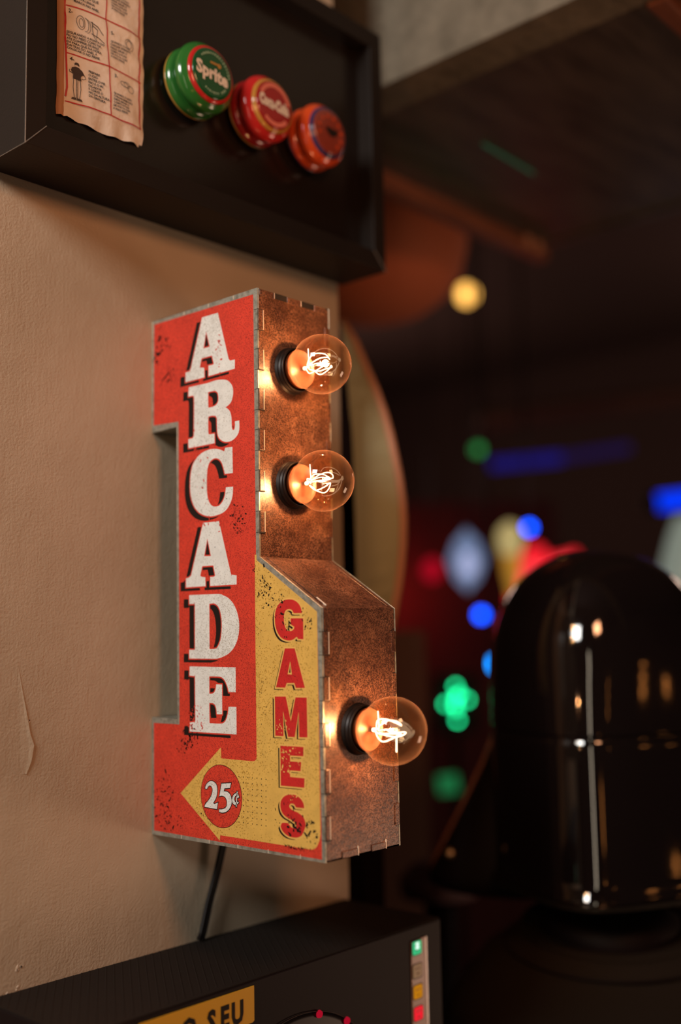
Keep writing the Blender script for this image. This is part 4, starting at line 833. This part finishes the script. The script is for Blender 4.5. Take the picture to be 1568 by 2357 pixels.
world_thing(MB().tube([(2.60, 1.18, 0.708), (2.747, 1.01, 0.738)], 0.015, 10), 'fading_blue_tube', glow('fading_blue_light', (0.012, 0.006, 0.045), 1.0), 'faint violet strip continuing right of the dim blue strip', 'light strip', smooth=True)
lamp('green_lamp', (2.332, 1.3215, 0.7236), 0.016, glow('dim_green_light', (0.02, 0.22, 0.05), 2.0), 'dim green light left of the dim blue strip', drop=1.75)
# pale diamond sign
dg = thing('diamond_sign', (1.925, 1.0855, 0.22), 'pale blue white glowing diamond shaped sign behind the lower bulb', 'sign')
b = MB(); c = Vector((1.925, 1.0855, 0.342)); hw, hh = 0.050, 0.084; DIA = [(-hw, 0), (-hw*.62, -hh*.62), (0, -hh), (hw*.62, -hh*.62), (hw, 0), (hw*.62, hh*.62), (0, hh), (-hw*.62, hh*.62)]
b.v = [tuple(c+sd*x+Vector((0, 0, z))+vd*y) for y in (-0.01, 0.01) for x, z in DIA]
b.f = [list(range(8)), list(range(15, 7, -1))]+[[i, (i+1) % 8, 8+(i+1) % 8, 8+i] for i in range(8)]
b.build('glowing_panel', glow('pale_blue_light', (0.20, 0.27, 0.46), 0.72), dg)
ball(MB(), tuple(c-vd*0.02-Vector((0, 0, 0.012))), 0.024, 1.5).build('bright_core', glow('core_blue_light', (0.42, 0.46, 0.72), 0.9), dg, smooth=True)
b = MB(); b.tube([tuple(c+sd*x*1.04+Vector((0, 0, z*1.04))) for x, z in ((-hw, 0), (0, -hh), (hw, 0), (0, hh))], 0.003, 6, True); b.build('rim', glow('rim_blue_light', (0.10, 0.12, 0.20), 0.6), dg)
MB().tube([tuple(c+vd*0.02+Vector((0, 0, 0.08))), (c.x, c.y, 1.75)], 0.002, 6).build('chain', M_case, dg)
lamp('red_lamp', (2.3415, 1.5235, 0.3528), 0.030, glow('dim_red_light', (0.55, 0.004, 0.02), 0.75), 'dim red light left of the pale diamond sign', sz=1.2)
yc_ = thing('column_light', (1.838, 0.886, 0.24), 'cream and amber column light left of the red neon shape', 'light')
MB().lathe([(0.012, -0.012), (0.026, 0.0), (0.034, 0.03), (0.030, 0.058), (0.014, 0.075), (0.001, 0.08)], (1.834, 0.884, 0.345), axis='z', seg=20).build('cream_top', glow('cream_light', (0.55, 0.42, 0.17), 0.85), yc_, smooth=True)
MB().lathe([(0.008, 0.0), (0.018, 0.05), (0.026, 0.11)], (1.840, 0.887, 0.235), axis='z', seg=20).build('amber_stem', glow('amber_stem_light', (0.55, 0.25, 0.03), 0.75), yc_, smooth=True)
ns = thing('red_neon_sign', (2.06, 0.93, 0.20), 'bright red neon sign glowing above the left shoulder of the domed shell', 'neon sign')
nc = Vector((2.06, 0.927, 0.0))
def nspt(px, py): return nc+sd*((px-1250)*3.0/2539.67)+Vector((0, 0, 0.3968+(1240-py)*3.0/2539.67))
poly_ = [(1165, 1375), (1185, 1320), (1200, 1280), (1212, 1258), (1232, 1250), (1250, 1258), (1262, 1278), (1290, 1276), (1322, 1266), (1334, 1275), (1310, 1300), (1300, 1420), (1180, 1420)]
b = MB(); v0 = [nspt(*p) for p in poly_]; n = len(v0); b.v = [tuple(p) for p in v0]+[tuple(p+vd*0.015) for p in v0]
tri = tessellate_polygon([[Vector((p[0], -p[1], 0)) for p in poly_]])
b.f = [list(t) for t in tri]+[[n+t[2], n+t[1], n+t[0]] for t in tri]+[[i, (i+1) % n, n+(i+1) % n, n+i] for i in range(n)]
b.build('lit_face', glow('red_neon_light', (1.0, 0.018, 0.030), 0.95), ns)
b = MB(); b.tube([tuple(nspt(*p)-vd*0.01) for p in ((1190, 1345), (1212, 1300), (1240, 1310), (1270, 1300), (1310, 1285))], 0.006, 8); b.build('tube', glow('hot_red_neon', (1.0, 0.08, 0.09), 1.3), ns, smooth=True)
q0 = nspt(1240, 1400)+vd*0.03; MB().tube([tuple(q0), (q0.x, q0.y, -1.35)], 0.012, 8).build('post', M_case, ns)
world_thing(MB().lathe([(0.070, -0.075), (0.058, -0.02), (0.040, 0.04), (0.022, 0.085)], (1.945, 0.466, 0.325), axis='z', seg=30), 'pale_lampshade', mat('pale_green_shade', (0.5, 0.52, 0.46), 0.7, emit=(0.20, 0.24, 0.20), estr=0.8), 'pale greenish white conical lampshade at right frame edge', 'lampshade', smooth=True)
M_refl = glow('reflection_source_light', (1.0, 0.33, 0.07), 9.0)  # glow of the unseen globes and tube added for shell reflections
# dim joinery of the bar
b = MB(); b.tube([(2.57, 1.4836, 0.873), (3.0345, 0.957, 0.946), (3.4, 0.55, 1.0)], 0.030, 6); world_thing(b, 'ceiling_rail', mat('dim_brown_rail', (0.20, 0.10, 0.06), 0.7), 'dim brown rail crossing the dark room above the blue strip', 'rail')
tl = thing('reflection_tube', (-1.80, -1.6, -1.35), 'tall slim white tube light added behind the camera for its reflection in the domed shell', 'lamp')  # unseen tube added to draw the long white reflection down the shell
MB().tube([(-1.80, -1.6, -0.95), (-1.80, -1.6, 0.58)], 0.045, 14).build('tube', glow('reflection_tube_light', (1.0, 0.82, 0.60), 7.0), tl, smooth=True)
MB().tube([(-1.80, -1.6, -1.33), (-1.80, -1.6, -0.95)], 0.012, 10).build('pole', M_case, tl, smooth=True)
MB().lathe([(0.14, -1.35), (0.14, -1.335), (0.02, -1.32)], (-1.80, -1.6, 0), axis='z', seg=24).build('base', M_case, tl, smooth=True)
def string(x, y, zs, r, label, drop=1.75, m=M_refl):
    t = thing('reflection_globes', (x, y, max(zs)), label, 'added string lights')  # unseen globes added to give the shell its orange reflections
    MB().tube([(x+0.014, y, min(zs)-0.02), (x+0.014, y, drop)], 0.0025, 6).build('flex', M_cord, t)
    for z in zs: ball(MB(), (x, y, z), r).build('globe', m, t, smooth=True)
string(-0.25, -1.65, [0.130, 0.062, 0.005], 0.012, 'string of three unseen warm globes added for reflections in the shell')
string(0.63, -1.80, [0.133, 0.066, 0.015], 0.013, 'string of three unseen warm globes added for reflections in the middle of the shell')
string(0.84, -1.92, [0.040, 0.010, -0.41, -0.46], 0.012, 'string of four unseen warm globes added for reflections near the right edge of the shell')
at_ = thing('amber_reflection_tube', (-0.48, -1.25, -0.32), 'short upright unseen amber tube light added for a low reflection in the shell', 'light tube')  # unseen tube added for the orange streak low in the shell
MB().tube([(-0.48, -1.25, -0.30), (-0.48, -1.25, -0.17)], 0.009, 10).build('tube', M_refl, at_, smooth=True)
MB().tube([(-0.48, -1.25, -1.35), (-0.48, -1.25, -0.30)], 0.006, 8).build('post', M_case, at_)
for k, (x_, y_, z_, e_, c_) in enumerate(((3.4, 3.0, 0.9, 10.0, (1.0, 0.62, 0.50)), (4.2, 0.4, 1.2, 9.0, (1.0, 0.66, 0.52)))):  # added fill points that lift the darkness of the far room
    d = bpy.data.lights.new('far_room_fill', 'POINT'); d.energy = e_; d.color = c_; d.shadow_soft_size = 0.15
    o = bpy.data.objects.new('far_room_fill', d); COL.objects.link(o); o.location = (x_, y_, z_)
rg = bpy.data.lights.new('red_bar_glow', 'POINT'); rg.energy = 1.3; rg.color = (1.0, 0.05, 0.04); rg.shadow_soft_size = 0.1
o = bpy.data.objects.new('red_bar_glow', rg); COL.objects.link(o); o.location = (2.6, 1.9, 0.3)
sc = thing('bar_partition', (2.7, 2.2, -1.35), 'dark reddish partition far behind the sign lit by red light', 'partition')
bb(MB(), (2.75, 2.05, -0.35), 1.3, 2.0, 0.04).build('panel', mat('maroon_panel', (0.10, 0.03, 0.03), 0.8), sc)
# brown leaning board and padded cushion lower behind the sign
world_thing(bb(MB(), (0.83, 0.493, -0.10), 0.17, 0.50, 0.02), 'brown_screen_board', mat('dull_brown_board', (0.16, 0.075, 0.05), 0.75), 'dull brown upright board behind lower right edge of the sign', 'board')
cu = MB().lathe([(0.001, 0.022), (0.035, 0.018), (0.052, 0.0), (0.050, -0.02), (0.001, -0.026)], (0.663, 0.243, -0.176), axis='z', seg=28)
cus = thing('padded_stool', (0.663, 0.243, -1.35), 'small padded purple brown stool seat below the green screen', 'stool')
cu.build('cushion', mat('purple_brown_cloth', (0.11, 0.055, 0.06), 0.8), cus, smooth=True)
MB().tube([(0.663, 0.243, -0.195), (0.663, 0.243, -1.35)], 0.02, 12).build('post', M_case, cus, smooth=True)
